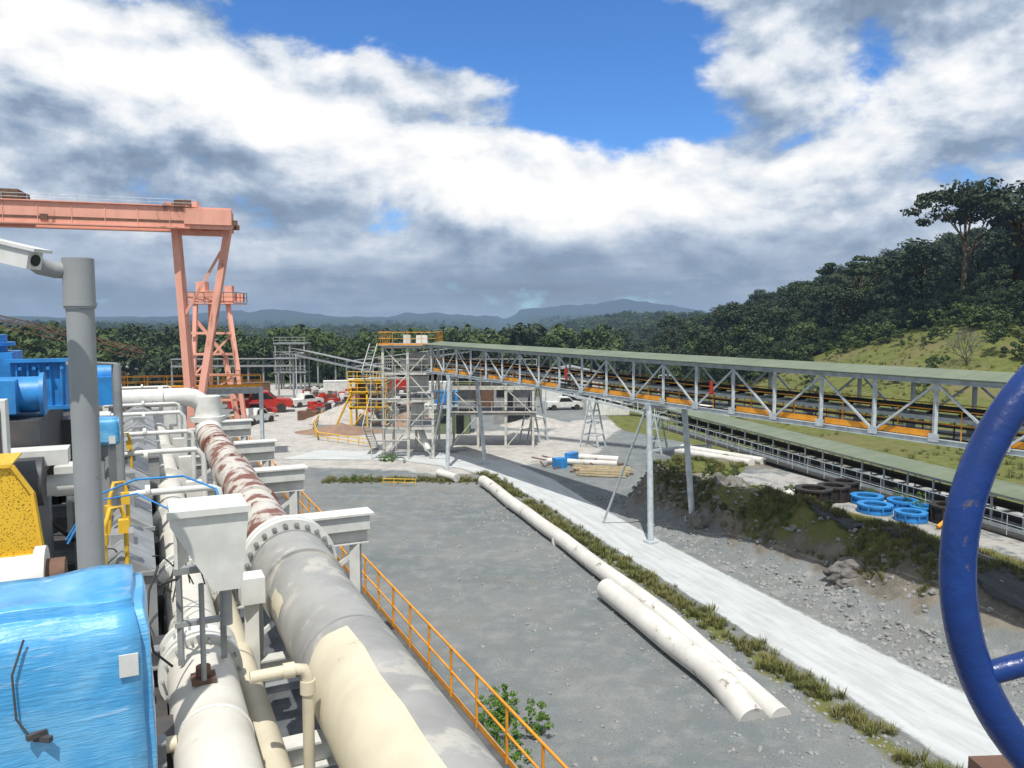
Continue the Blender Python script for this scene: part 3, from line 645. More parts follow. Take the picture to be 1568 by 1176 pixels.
# stored drums, pallets and crates in the yard
cl_=[MB() for _ in range(5)]
for i in range(150):
    x=random.uniform(-34,-8); y=random.uniform(92,128)
    if abs(x-(-30-(y-95)*.27))<4.5: continue
    m_=random.choice(cl_)
    if random.random()<.4: m_.cyl((x,y,0),(x,y,random.uniform(.9,1.5)),random.uniform(.35,.7),n=12)
    else: m_.box((x,y,.5),(random.uniform(.8,2.6),random.uniform(.8,1.6),random.uniform(.6,1.4)),random.uniform(0,3)); m_.box((x,y,1.25),(.8,.5,.3),random.uniform(0,3))
group('stored_yard_materials',[('rusty_items',cl_[0],rustm),('white_items',cl_[1],whitesteel),('dark_items',cl_[2],darksteel),('grey_items',cl_[3],greyp),('red_items',cl_[4],redp)])
a_,b_=MB(),MB()
for x in (-18,-16.2,-14.2):
    for y in (86,89): a_.beam((x,y,0),(x,y,5.2),.2)
for z in (2.2,3.9,5.2):
    for y in (86,89): a_.beam((-18.2,y,z),(-14,y,z),.2)
    a_.rail([V(-18.3,85.8,z+.1),V(-14,85.8,z+.1)],1.0,1,.04)
    b_.box((-16.1,87.5,z+.05),(4.2,3.2,.06))
a_.beam((-18,85.9,0),(-16.2,85.9,2.2),.12); a_.beam((-19.8,86,0),(-18,86,3.9),.6,.15); b_.box((-16,87.5,3.2),(2.2,2,1.5)); b_.cyl((-17.4,87,4.7),(-14.8,87,4.7),.5,n=14)
group('yellow_feeder_structure',[('frame',a_,yellow),('hoppers',b_,rustm)])
def pile(name,x,y,r,h,mat,sd):
    vs=[];fs=[];n_=36;m_=14
    for i in range(m_+1):
        for k in range(n_):
            a=k/n_*6.283; rr=r*i/m_*(1+.2*noise.noise(Vector((math.cos(a)*1.5,math.sin(a)*1.5,sd)))); t=i/m_; px,py=x+rr*math.cos(a)*1.5,y+rr*math.sin(a); vs.append((px,py,max(-.05,h*(1-t)**1.1+.3*noise.noise(Vector((px,py,sd)))*(1-t)*h*.6)))
    for i in range(m_):
        for k in range(n_): fs.append((i*n_+k,i*n_+(k+1)%n_,(i+1)*n_+(k+1)%n_,(i+1)*n_+k))
    mb=MB(); mb.add(vs,fs,True); group(name,[('pile',mb,mat)])
redsoil=pmat('red_soil',(.27,.17,.12),(.20,.14,.10),1,.9,0,.5); pale=pmat('pale_ore',(.44,.41,.37),(.32,.30,.28),1,.9,0,.5)
pile('red_soil_stockpile',-18.5,83,3.2,.9,redsoil,1); pile('ore_stockpile',-20,92,3.4,2.2,pale,2); pile('ore_stockpile',-12,90,3,1.4,redsoil,3); pile('gravel_stockpile',3,88,3,1.2,pale,4); pile('gravel_stockpile',-52,110,5,2.4,pale,5); pile('ore_stockpile',-22,108,3,1.4,redsoil,6)
mbf=MB(); mbg=MB()
for (ax,ay,az,bx,by,bz) in ((-40,135,6.5,-14,128,1.5),(-30,140,3.5,-8,150,6),(-52,118,5,-34,120,5)):
    A=V(ax,ay,az);B=V(bx,by,bz); mbf.beam(A,B,1.2,.25); mbf.beam(A+Z*1.1,B+Z*1.1,1.3,.1)
    for i in range(9):
        t=i/8; q=A.lerp(B,t); mbf.beam(q,q+Z*1.1,.15); mbf.beam(V(q.x,q.y,0),q,.25); mbg.beam(A.lerp(B,max(0,t-.12)),q+Z*1.1,.1)
for x in (-41,-38.5,-36): 
    for y in (134,137): mbf.beam((x,y,0),(x,y,8),.25)
for z in (3,5.5,8): mbf.box((-38.5,135.5,z),(5.6,3.6,.2)); mbg.rail([V(-41.2,133.7,z),V(-35.8,133.7,z)],1.1,1,.05)
group('stacker_conveyors',[('frames',mbf,greyp),('bracing',mbg,greyp)])
mb=MB(); pts=[V(-24,98,0),V(-22,85,0),V(-19.5,77,0),V(-13.5,72.5,0)]
mb.rail(pts,.8,1.6,.05,False); group('yellow_barrier_rail',[('rail',mb,yellow)])
mb=MB(); mb.rail([V(-9.4,55.6,0),V(-7,55.4,0)],.5,.8,.03,False); group('yellow_barrier_rail',[('rail',mb,yellow)])
def mast(x,y,h):
    mb,l=MB(),MB(); z=hgt(x,y); mb.cyl((x,y,z),(x,y,z+h),.10,.05,8); mb.cyl((x,y,z+h),(x+.9,y,z+h+.1),.04,n=6); l.box((x+1,y,z+h+.06),(.5,.22,.1)); group('light_pole',[('pole',mb,galv),('lamp_head',l,whitesteel)])
mast(-47,120,9); mast(-33,118,7); mast(3.5,80,7); mast(-18,100,6); mast(16,84,6)
def pickup(x,y,a,mat,name='pickup_truck',s=1):
    bd,gl,wh=MB(),MB(),MB(); M=Matrix.Rotation(a,3,'Z'); c=Vector((x,y,hgt(x,y)))
    def K(px,py,z): return c+M@(Vector((px,py,z))*s)
    side=[(-2.5,.45),(2.5,.45),(2.55,.85),(2.3,1.05),(1.2,1.12),(.6,1.72),(-.75,1.75),(-.95,1.1),(-2.5,1.1)]
    bd.poly([K(px,-.85,z) for px,z in side],1.7*s,M@Vector((0,1,0)))
    for yy in(-.86,.86): gl.poly([K(px,yy-.01,z) for px,z in((1.05,1.14),(.55,1.62),(-.65,1.64),(-.8,1.14))],.02*s,M@Vector((0,1,0)))
    gl.poly([K(1.22,-.7,1.13),K(.65,-.65,1.68),K(.65,.65,1.68),K(1.22,.7,1.13)],.03,M@Vector((1,0,.5)))
    for px in(-1.6,1.6):
        for yy in(-.88,.88): wh.cyl(K(px,yy-.12,.38),K(px,yy+.12,.38),.38*s,n=16)
    group(name,[('body',bd,mat),('windows',gl,glass),('wheels',wh,rubber)])
pickup(-32,96,.3,redp); pickup(-30,90,1.2,whitesteel); pickup(-33,84,.2,darksteel); pickup(-21,112,.6,redp); pickup(-36,106,.1,rustm,'loader_truck',1.4); pickup(-33,101,.3,redp,'haul_truck',1.6)
pickup(-24,118,.1,redp); pickup(-29,108,.9,whitesteel); pickup(7,104,.2,whitesteel); pickup(-15,108,.2,whitesteel)
# ---------------------------------------------------------------- gantry cranes
A=V(-60,50.5,0);B=V(-22.1,62,0); zb,hb,wb=19.0,1.6,7
s,w,d=MB(),MB(),MB(); dd=(B-A).normalized(); pp=Vector((-dd.y,dd.x,0)); Lb=(B-A).length
for sg in (-1,1):
    o=pp*sg*wb*.18; s.beam(A+o+Z*(zb+hb/2),B+o+Z*(zb+hb/2),.55,hb)
    w.beam(A+o+pp*sg*.29+Z*(zb+hb*.30),B+o+pp*sg*.29-dd*3+Z*(zb+hb*.30),.04,.16)
    s.beam(A+o+Z*(zb+.02),B+o-dd*3+Z*(zb+.02),.9,.1); s.beam(A+o+Z*(zb+hb+.03),B+o-dd*3+Z*(zb+hb+.03),.9,.08)
    d.rail([A+o+pp*sg*.4+Z*(zb+hb),B-dd*2.5+o+pp*sg*.4+Z*(zb+hb)],.5,1.6,.02,False)
    for i in range(int(Lb/2.2)): s.beam(A+o+pp*sg*.29+dd*i*2.2+Z*(zb+.07),A+o+pp*sg*.29+dd*i*2.2+Z*(zb+hb-.05),.06,.05)
    for i in (3,8,13): w.box(A+o+pp*sg*.33+dd*(i*2.6+6)+Z*(zb+.5),(.5,.1,.4),math.atan2(dd.y,dd.x))
s.beam(B-dd*3.4+Z*(zb+hb/2+.1),B+Z*(zb+hb/2+.1),wb*.36+.9,hb*.75)
w.box(B-dd*3.6+Z*(zb+hb+.3),(1.2,1.0,.8),math.atan2(dd.y,dd.x)); s.cyl(B-dd*2.8+Z*(zb+hb),B-dd*2.8+Z*(zb+hb+.6),.4,n=12); s.box(B-dd*4.6+Z*(zb+hb+.25),(.6,.8,.5),.3)
w.box(A+dd*24+Z*(zb+hb+.4),(2.4,3,.8),.3)
Bt=B-dd*.35; Bi=B-dd*4.2; foot=B-dd*3.5; foot.z=5.5
s.beam(Bi+Z*19.2,foot-dd*.1,.5,.5); s.beam(Bt+Z*19.2,foot+dd*.7,.5,.5); s.beam(foot+Z*7.0-dd*.2,Bt+Z*17.4-dd*.6,.2,.2)
foot0=foot.copy(); foot0.z=0; s.beam(foot0+dd*.3,foot+dd*.3,1.0,.9); s.beam(Bi+Z*18.8+dd*.1,Bt+Z*18.8,.35,.4)
Cr=B+pp*6-dd*3.6
s.beam(Vector((Cr.x,Cr.y,0)),Bi+pp*1.2+Z*19,.5,.5); s.beam(foot+Z*1.0,Vector((Cr.x,Cr.y,5.5)),.4,.5)
for k in (.35,.6,.8):
    a1=Vector((Cr.x,Cr.y,0)).lerp(Bi+pp*1.2+Z*19,k); s.beam(a1,V(*(foot.lerp(Bi+Z*19.2,max(0,(a1.z-5.5)/13.7)))),.16)
lm=A+dd*8
for q in (-2,2): s.beam(V(lm.x,lm.y,0)+pp*q*1.6,lm+pp*q*.4+Z*19.2,.6,.6)
group('gantry_crane',[('girders_and_legs',s,salmon),('rails_and_fittings',w,rustm),('top_handrail',d,galv)])
s=MB(); d=MB()
t1,t2,t3,t4=V(-35.0,86,14.2),V(-31.7,86.6,14.2),V(-34.6,89,14.2),V(-31.7,89.4,14.2)
s.beam(V(-35.2,84.5,0),t1,.42);s.beam(V(-30.2,85,6.5),t2,.42); s.beam(V(-30.2,85,6.5),V(-29.5,85,0),.42); s.beam(V(-36,92,0),t3,.4); s.beam(V(-32.3,87,7.8),V(-30.6,86,0),.42); s.beam(t1+Z*-2.2,V(-32,87,7.6),.35)
for h in (3.2,6.0,8.3,10.6): s.beam(V(-35.2,85,h),V(-30.9+(10-h)*.12,85.6,h),.2,.25)
s.beam(V(-35.1,85.2,6),V(-31,86,10.6),.2); s.beam(V(-35.1,85.2,3.2),V(-30.6,86,6),.2)
s.beam(V(-35.8,86.2,14.6),V(-30.9,86.8,14.6),.9,.9); s.beam(V(-35.8,89,14.6),V(-30.9,89.6,14.6),.9,.9); s.beam(V(-33.3,86,14.7),V(-38,104,14.7),1.4,1.2)
s.box((-33.4,87.8,13.9),(5.4,4.4,.15)); d.rail([V(-36,85.5,14),V(-30.7,85.6,14),V(-30.7,90,14)],1.1,1.1,.04,False)
s.box((-34.6,87,15.7),(1.0,1.2,1.2)); s.box((-31.6,87,15.5),(.8,.8,.7))
group('gantry_crane',[('frame',s,salmon),('handrail',d,rustm)])
# ---------------------------------------------------------------- foreground plant (along pipe axis)
def L(s_,t_,z): return Vector((.901*s_-.434*t_,.434*s_+.901*t_,z))
ang=math.atan2(.901,-.434)-math.pi/2
MA=Matrix.Rotation(ang,3,'Z')
AX=L(0,1,0); RX=L(1,0,0)
dk,stl=MB(),MB()
def lbox(mb,s0,s1,t0,t1,za,zb): mb.box(L((s0+s1)/2,(t0+t1)/2,(za+zb)/2),(s1-s0,t1-t0,zb-za),ang)
lbox(dk,4.4,6.0,2,62,3.62,3.70); lbox(dk,-7,1.3,-4,60,5.6,5.68); lbox(dk,1.302,4.398,4,60,3.3,3.36)
for t in range(0,62,6):
    for s_ in (6.0,4.4,1.3,-3,-6.8): stl.ibeam(L(s_,t,0),L(s_,t,3.6 if s_>3 else 5.55),.25,.25,.03)
    stl.ibeam(L(1.3,t,3.45),L(6.0,t,3.45),.2,.3,.02); stl.ibeam(L(-6.8,t,5.42),L(1.3,t,5.42),.2,.32,.02)
stl.beam(L(6.06,2,3.56),L(6.06,62,3.56),.06,.28); stl.beam(L(4.36,2,3.56),L(4.36,62,3.56),.06,.2)
stl.beam(L(1.33,2,5.5),L(1.33,60,5.5),.06,.3)
for t in range(3,60,6): stl.beam(L(1.3,t,.2),L(1.3,t+5.7,5.2),.12)
group('elevated_platform',[('grating',dk,deckm),('steelwork',stl,greyp)])
mb=MB(); mb.rail([L(5.95,2.5,3.7),L(5.95,61.5,3.7)],1.12,1.45,.03,True,8); group('orange_guardrail',[('rails',mb,orange)])
pb,fl,bo,cr,rp,lin=MB(),MB(),MB(),MB(),MB(),MB()
zb=7.5
pb.cyl(L(2.36,2,zb),L(2.36,14.1,zb),.65,n=64); pb.cyl(L(2.36,12.9,zb),L(2.36,14.3,zb),.70,n=64)
fl.cyl(L(2.36,14.3,zb),L(2.36,14.48,zb),.86,n=64); fl.cyl(L(2.36,14.52,zb),L(2.36,14.70,zb),.86,n=64); fl.cyl(L(2.36,14.7,zb),L(2.36,15.4,zb),.60,.52,n=48)
for i in range(24):
    a=i*6.283/24+.1; o=(RX*math.cos(a)+Z*math.sin(a))*.77; bo.cyl(L(2.36,14.2,zb)+o,L(2.36,14.82,zb)+o,.022,n=6); bo.cyl(L(2.36,14.24,zb)+o,L(2.36,14.3,zb)+o,.045,n=6)
cr.arc(L(2.36,4.2,zb),L(2.36,9.5,zb),.657,1.72,3.5,44,7,.12)
cr.arc(L(2.36,11.5,zb),L(2.36,12.3,zb),.657,2.6,3.0,14,3,.12)
lin.cyl(L(2.36,9.75,zb),L(2.36,9.79,zb),.656,n=64); lin.cyl(L(2.36,14.1,zb),L(2.36,14.16,zb),.715,n=56)
rp.cyl(L(2.36,15.4,zb),L(2.36,32,zb),.5,n=40)
for t in (19,24,28.5): rp.cyl(L(2.36,t,zb),L(2.36,t+.14,zb),.57,n=40)
el=[L(2.36,32,zb)]+[L(2.36,32+.9*math.sin(a),zb+.9*(1-math.cos(a))) for a in (.4,.8,1.2,1.57)]+[L(2.36,32.9,zb+1.5)]
el2=[L(2.36,32.9,9.0)]+[L(2.36-.8*(1-math.cos(a)),32.9,9.0+.8*math.sin(a)) for a in (.4,.8,1.2,1.57)]+[L(-1.8,32.9,9.8)]
wp=MB(); wp.tube(el,.5,24)
el2=[q-Z*.8 for q in el2]; wp.tube(el2,.36,20); wp.cyl(L(2.36,32.9,8.0),L(2.36,32.9,8.2),.66,n=28); wp.cyl(L(.6,32.9,9.0),L(.75,32.9,9.0),.46,n=24); wp.cyl(L(-1.0,32.9,9.0),L(-.85,32.9,9.0),.46,n=24)
group('slurry_main_pipe',[('grey_section',pb,bigpipe),('flange',fl,whitesteel),('flange_bolts',bo,greyp),('cream_liner_patches',cr,cream),('weld_bands',lin,greyp),('rusty_section',rp,rustpipe),('riser_elbow',wp,whitesteel)])
sp_=MB()
for t,ww in ((18.4,4.9),(25,4.6),(31,4.6),(38,4.6),(9.5,3.5)):
    if t!=9.5:
        sp_.ibeam(L(1.5,t,6.75),L(ww,t,6.75),.3,.35,.03); lbox(sp_,3.2,ww,t-.25,t+.25,6.94,7.3); lbox(sp_,3.1,ww+.1,t-.32,t+.32,7.302,7.35)
        sp_.ibeam(L(ww-.3,t,3.4),L(ww-.3,t,6.57),.25,.25,.03); sp_.ibeam(L(1.6,t,3.4),L(1.6,t,6.57),.25,.25,.03); sp_.beam(L(1.7,t,4.2),L(ww-.4,t,6.3),.1)
        lbox(sp_,1.9,2.8,t-.2,t+.2,6.93,7.05)
    else:
        sp_.ibeam(L(.2,t,6.6),L(3.6,t,6.6),.3,.35,.03); sp_.ibeam(L(1.45,t,3.4),L(1.45,t,6.42),.25,.25,.03); sp_.ibeam(L(3.4,t,3.4),L(3.4,t,6.42),.25,.25,.03)
for t in (12.2,15.5):
    sp_.ibeam(L(.2,t,6.6),L(3.2,t,6.6),.25,.3,.03); sp_.ibeam(L(1.45,t,3.4),L(1.45,t,8.0),.22,.22,.03); lbox(sp_,1.25,1.6,t-.2,t+.2,7.7,8.1)
sp_.beam(L(1.25,5,6.4),L(1.25,16,6.4),.2,.3); 
group('pipe_support_frame',[('frames',sp_,whitesteel)])
wp,wf,bb=MB(),MB(),MB(); zw=7.55
wp.cyl(L(.56,2,zw),L(.56,10.2,zw),.40,n=44); wp.cyl(L(.56,10.9,zw),L(.56,13.6,zw),.34,n=36); wp.cyl(L(.56,14.2,zw),L(.56,34,zw),.34,n=32)
wf.cyl(L(.56,8.4,zw),L(.56,8.45,zw),.412,n=44)
for t in (10.2,10.36,10.78,13.6,13.76,14.1,18,22.5,27): wf.cyl(L(.56,t,zw),L(.56,t+.10,zw),.50,n=36)
wf.cyl(L(.56,10.46,zw),L(.56,10.78,zw),.44,n=30)
for i in range(14):
    a=i*6.283/14
    for t in (10.1,13.5): bb.cyl(L(.56,t,zw)+(RX*math.cos(a)+Z*math.sin(a))*.45,L(.56,t+.95 if t<11 else t+.8,zw)+(RX*math.cos(a)+Z*math.sin(a))*.45,.016,n=6)
clamp=MB(); clamp.cyl(L(.56,7.0,zw),L(.56,7.05,zw),.418,n=44)
group('white_slurry_pipe',[('pipe',wp,whitepaint),('flanges',wf,whitesteel),('stud_bolts',bb,greyp),('clamp_band',clamp,greyp)])
hd,stn,rs=MB(),MB(),MB()
c=L(.60,9.0,0)
def F(s_,t_,z): return c+RX*s_+AX*t_+Z*z
top=[F(-.38,-.3,10.0),F(.40,-.3,10.0),F(.40,.35,10.0),F(-.38,.35,10.0)]; mid=[F(-.38,-.3,9.84),F(.40,-.3,9.84),F(.40,.35,9.84),F(-.38,.35,9.84)]; bot=[F(.04,-.28,9.08),F(.32,-.28,9.08),F(.32,.3,9.08),F(.04,.3,9.08)]
vs=top+mid+bot; hd.add(vs,[(0,1,2,3),(0,4,5,1),(1,5,6,2),(2,6,7,3),(3,7,4,0),(4,8,9,5),(5,9,10,6),(6,10,11,7),(7,11,8,4),(8,11,10,9)])
hd.beam(F(-.41,-.33,9.97),F(.43,-.33,9.97),.03,.07); hd.beam(F(-.25,.45,9.2),F(-.25,.45,9.95),.04,.3)
stn.cyl(F(-.08,0,9.1),F(-.08,0,8.0),.03,n=10); stn.cyl(F(.18,0,9.05),F(.18,0,8.6),.06,n=12)
for k in (-.28,.2): stn.beam(F(k,.75,7.9),F(k,.75,9.1),.06,.05)
stn.beam(F(-.34,.75,9.05),F(.26,.75,9.05),.1,.08); stn.beam(F(-.34,.75,8.4),F(.26,.75,8.4),.08,.06)
rs.cyl(F(-.08,.1,8.02),F(-.08,.1,8.12),.08,n=12); rs.box(F(-.08,.1,7.98),(.26,.24,.05),ang)
group('valve_actuator',[('hood',hd,whitesteel),('stem_and_yoke',stn,greyp),('gland',rs,rustm)])
def wrapped(name,s0,s1,t0,t1,za,zbb,sd,slope=.0,base=5.7):
    bm=bmesh.new(); bmesh.ops.create_cube(bm,size=1.0); bmesh.ops.bevel(bm,geom=list(bm.edges),offset=.05,segments=2,affect='EDGES'); bmesh.ops.subdivide_edges(bm,edges=list(bm.edges),cuts=7,use_grid_fill=True)
    cc=L((s0+s1)/2,(t0+t1)/2,(za+zbb)/2)
    for v in bm.verts:
        q=v.co.copy(); w_=.045*noise.noise(q*2.2+Vector((sd,0,0)))+.016*noise.noise(Vector((q.x*3,q.y*3,q.z*10+q.x*6))+Vector((0,sd,0)))
        q=q*(1+w_); 
        if q.z<-.2: q.x*=1+.05*(q.z+.2); 
        top_=max(0,q.z-.3)*slope; q=Vector((q.x*(1-top_*.6),q.y*(1-top_),q.z))
        v.co=MA@Vector((q.x*(s1-s0),q.y*(t1-t0),q.z*(zbb-za)))
    me=bpy.data.meshes.new(name); bm.to_mesh(me); bm.free(); me.polygons.foreach_set('use_smooth',[True]*len(me.polygons)); me.materials.append(wrap)
    e_=bpy.data.objects.new(name,None); sc.collection.objects.link(e_); e_.location=cc; o=bpy.data.objects.new('wrapped_housing',me); sc.collection.objects.link(o); o.parent=e_
    t=MB(); k=(s1-s0)
    t.tube([L(s0+.36*k,t0-.0,zbb-.12),L(s0+.30*k,t0-.03,zbb-.3),L(s0+.31*k,t0-.03,zbb-.55),L(s0+.36*k,t0-.03,zbb-.64)],.006,6); t.box(L(s0+.40*k,t0-.02,zbb-.66),(.10,.03,.03),ang+.5); t.box(L(s0+.43*k,t0-.02,zbb-.69),(.10,.03,.03),ang-.6)
    mkobj('seal_wire',t,darksteel,e_,cc)
    t=MB(); t.box(L(s1-.12,t0-.012,zbb-.36),(.10,.012,.13),ang); mkobj('paper_label',t,whitesteel,e_,cc)
    t=MB(); t.beam(L((s0+s1)/2,(t0+t1)/2,za+.1),L((s0+s1)/2,(t0+t1)/2,base),.25,.25); t.box(L((s0+s1)/2,(t0+t1)/2,za-.05),(.7*k,.5*k,.06),ang); mkobj('pedestal',t,greyp,e_,cc)
wrapped('wrapped_actuator',-.98,.0,4.85,5.75,9.1,10.38,3,.9)
mb=MB(); mb.cyl(L(-3.2,9.2,9.3),L(-1.05,9.2,9.3),.28,n=28); mb.cyl(L(-1.05,9.2,9.3),L(-.95,9.2,9.3),.36,n=28); mb2=MB(); mb2.cyl(L(-1.0,9.2,9.3),L(-.78,9.2,9.3),.22,n=20)
group('branch_pipe',[('pipe',mb,whitesteel),('rusty_end',mb2,rustm)])
PS=-.44
mb=MB(); mb.cyl(L(PS,7.5,5.7),L(PS,7.5,12.1),.108,n=28); mb.cyl(L(PS,7.5,12.1),L(PS,7.5,12.52),.122,n=28); mb.cyl(L(PS,7.5,12.12),L(PS,7.5,12.15),.13,n=28)
el=[L(PS-.04,7.5,12.42),L(PS-.17,7.5,12.42),L(PS-.27,7.45,12.44),L(PS-.33,7.35,12.5)]; mb.tube(el,.07,16)
cm,cl=MB(),MB(); A0=L(-.70,7.0,12.46);B0=L(-1.22,7.35,12.60); cm.beam(A0,B0,.15,.14); cm.beam(A0+Z*.085+(A0-B0)*.12,B0+Z*.085,.19,.025); cl.cyl(A0,A0+(A0-B0).normalized()*.012,.045,n=14); cm.cyl(L(PS-.33,7.35,12.45),L(-.86,7.15,12.48),.04,n=10)
group('security_camera_post',[('post',mb,postgrey),('camera_housing',cm,whitesteel),('lens',cl,glass)])
mb,l=MB(),MB(); mb.cyl(L(-.4,16,6),L(-.4,16,11.2),.08,n=16); mb.cyl(L(-.4,16,11.2),L(-.9,15.6,11.25),.03,n=10); l.beam(L(-.75,15.7,11.25),L(-1.25,15.3,11.28),.16,.07); group('light_pole',[('pole',mb,greyp),('lamp_head',l,whitesteel)])
mb,f_=MB(),MB(); mb.poly([L(-2.0,9.9,9.4),L(-1.05,9.9,9.4),L(-1.12,9.9,10.1),L(-1.3,9.9,10.42),L(-2.0,9.9,10.42)],.02,AX)
mb.poly([L(-1.3,9.92,10.42),L(-2.0,9.92,10.42),L(-2.0,10.7,10.42),L(-1.3,10.7,10.42)],.02)
for a,b_ in (((-2.0,9.4),(-1.05,9.4)),((-1.05,9.4),(-1.12,10.1)),((-1.12,10.1),(-1.3,10.42)),((-1.3,10.42),(-2,10.42))): f_.beam(L(a[0],9.88,a[1]),L(b_[0],9.88,b_[1]),.04)
f_.beam(L(-1.05,9.9,9.4),L(-1.05,9.9,8.3),.06)
group('machine_guard',[('expanded_mesh',mb,yellowmesh),('frame',f_,yellow)])
mb,dkm,wh=MB(),MB(),MB()
lbox(mb,-1.95,-1.15,15.2,16.6,10.55,11.3); lbox(mb,-3.0,-1.97,15.6,17,10.9,11.45); mb.cyl(L(-2.6,16.2,11.4),L(-2.6,16.2,11.75),.5,n=24); mb.cyl(L(-2.6,16.2,11.56),L(-2.6,16.2,11.62),.62,n=24)
for k in range(5): mb.beam(L(-1.85+k*.16,15.16,10.58),L(-1.85+k*.16,15.16,11.27),.03,.05)
mb.beam(L(-2.0,15.14,11.33),L(-1.1,15.14,11.33),.12,.06); mb.beam(L(-2.0,15.14,10.53),L(-1.1,15.14,10.53),.12,.06)
for k in range(4): mb.cyl(L(-1.8+k*.2,15.05,11.2),L(-1.8+k*.2,15.15,11.2),.03,n=6)
lbox(mb,-1.15,-.45,18.5,20,10.2,10.8); mb.cyl(L(-1.0,19,10.8),L(-.5,19,10.8),.28,n=18); mb.cyl(L(-3,19,10.5),L(-1.4,19,10.5),.6,n=24)
lbox(mb,-3.2,-1.7,13.6,14.6,10.6,11.1); mb.cyl(L(-1.7,14.1,10.85),L(-1.4,14.1,10.85),.28,n=18); mb.cyl(L(-1.42,14.1,10.85),L(-1.36,14.1,10.85),.34,n=18)
lbox(dkm,-3.4,-1.4,13.5,17.5,9.6,10.5); lbox(dkm,-1.9,-.9,17,20.5,8.8,10.1); dkm.cyl(L(-1.9,12.8,9.7),L(-1.3,12.8,9.7),.35,n=18)
lbox(wh,-2.1,-1.62,12.0,12.3,10.1,10.95); lbox(dkm,-2.05,-1.68,11.98,12.0,10.2,10.85)
lbox(wh,-2.2,-1.0,12.9,13.4,9.9,10.12); wh.cyl(L(-2.4,13.2,9.55),L(-.9,13.2,9.55),.16,n=16); lbox(wh,-1.25,-.75,13.6,14.1,9.3,9.75)
group('blue_vibrating_screen_drive',[('motors_and_covers',mb,bluep),('base_frame',dkm,darksteel),('panels',wh,whitesteel)])
wrapped('wrapped_actuator',-.85,-.35,14.6,15.1,9.9,10.35,11,.5,7)
mb=MB(); 
for i in range(9):
    t0=11.5+i*2.5; s0,s1=-.75,.1
    if i>3: s0,s1=-.6,.35
    h=8.55
    mb.poly([L(s0,t0,6.2),L(s1,t0,6.2),L(s1,t0,h),L((s0+s1)/2,t0,h+.28),L(s0,t0,h)],2.2,AX); mb.beam(L(s0-.03,t0-.03,h),L(s1+.03,t0-.03,h),.05,.06)
    mb.box(L((s0+s1)/2,t0+1.1,h+.2),(.3,.4,.3),ang)
group('launder_covers',[('covers',mb,greyp)])
mb=MB()
for i in range(7):
    t0=15+i*4; mb.cyl(L(-1.2,t0,8.95+.1*(i%2)),L(1.1,t0,8.95+.1*(i%2)),.06,n=12); mb.tube([L(1.1,t0,8.95+.1*(i%2)),L(1.22,t0,8.9),L(1.25,t0,8.7),L(1.25,t0,7.6)],.06,12)
    mb.cyl(L(.0,t0,8.98),L(.08,t0,8.98),.11,n=12)
    lbox(mb,-1.3,-.8,t0+1,t0+1.8,8.1,9.0+.2*(i%3)); lbox(mb,.95,1.35,t0+2,t0+2.3,6.4,7.9)
group('branch_pipework',[('pipes',mb,whitesteel)])
mb=MB()
for t in (11.5,13.3,19): 
    mb.tube([L(-.52,t,8.6),L(-.5,t,9.25),L(-.43,t,9.5),L(-.3,t,9.5),L(-.25,t,9.3),L(-.25,t,8.7)],.03,10); mb.cyl(L(-.52,t,9.0),L(-.52,t,9.15),.06,n=10); mb.box(L(-.28,t-.05,9.25),(.12,.12,.18),ang)
group('yellow_air_hoses',[('hoses',mb,yellow)])
mb=MB(); mk=MB()
mb.tube([L(-.9,11,9.2),L(-.6,11.1,9.75),L(-.1,11,9.95),L(.45,10.6,10.02),L(.8,10.2,9.9),L(.85,9.8,9.7)],.014,8)
mb.tube([L(-1.0,12,9.0),L(-.7,12,9.5),L(-.1,11.8,9.6),L(.3,11,9.5)],.012,8)
for i in range(12):
    a=random.uniform(-.9,.3); t=random.uniform(8,13); h=random.uniform(.2,.6); P0=L(a,t,8.2);P3=L(a+random.uniform(.2,.6),t+random.uniform(-.4,.4),8.3); pts=[P0.lerp(P3,k/8)+Z*h*math.sin(k/8*3.14)*1.2 for k in range(9)]; mk.tube(pts,.010,6)
mk.tube([L(.1,9.2,9.3),L(.0,9,9.1),L(-.03,8.9,8.8),L(.02,8.8,8.5),L(.2,8.8,8.3)],.014,8); mk.tube([L(.25,10.4,8.6),L(.15,9.8,8.9),L(.3,9.3,9.1)],.014,8)
group('pneumatic_hoses',[('blue_hoses',mb,bluep),('black_cables',mk,rubber)])
mb=MB(); mb.tube([L(.95,8.5,8.15),L(1.42,8.5,8.15),L(1.52,8.5,8.13),L(1.56,8.5,8.03),L(1.56,8.5,5.0)],.065,16); mb.cyl(L(1.3,8.5,8.15),L(1.42,8.5,8.15),.085,n=16); mb.cyl(L(1.56,8.5,7.85),L(1.56,8.5,8.0),.085,n=16); mb.cyl(L(-.5,8.3,7.7),L(.2,8.3,7.7),.08,n=16)
mb.cyl(L(1.2,6,6.9),L(1.2,22,6.9),.2,n=20)
group('drain_pipe',[('pipe',mb,cream)])
mb=MB(); md=MB()
for i in range(34):
    s_=random.uniform(-2.6,-.9); t=random.uniform(8,30); h=random.uniform(.5,1.4); lbox(random.choice((mb,md)),s_,s_+random.uniform(.15,.5),t,t+random.uniform(.3,1.2),7.6,8.0+h)
    md.cyl(L(s_,t,8.2),L(s_+random.uniform(-.8,.8),t+random.uniform(-1,1),9.2),.04,n=8)
for t in (6.4,8.2,10.6,12.8,16,20): mb.ibeam(L(-2.8,t,7.7),L(.1,t,7.7),.2,.25,.02); md.box(L(-.2,t+.5,7.2),(.8,.5,1.0),ang)
lbox(md,-2.8,.15,6,40,6.3,7.3)
group('pump_manifold_equipment',[('grey_boxes',mb,greyp),('dark_frames',md,darksteel)])
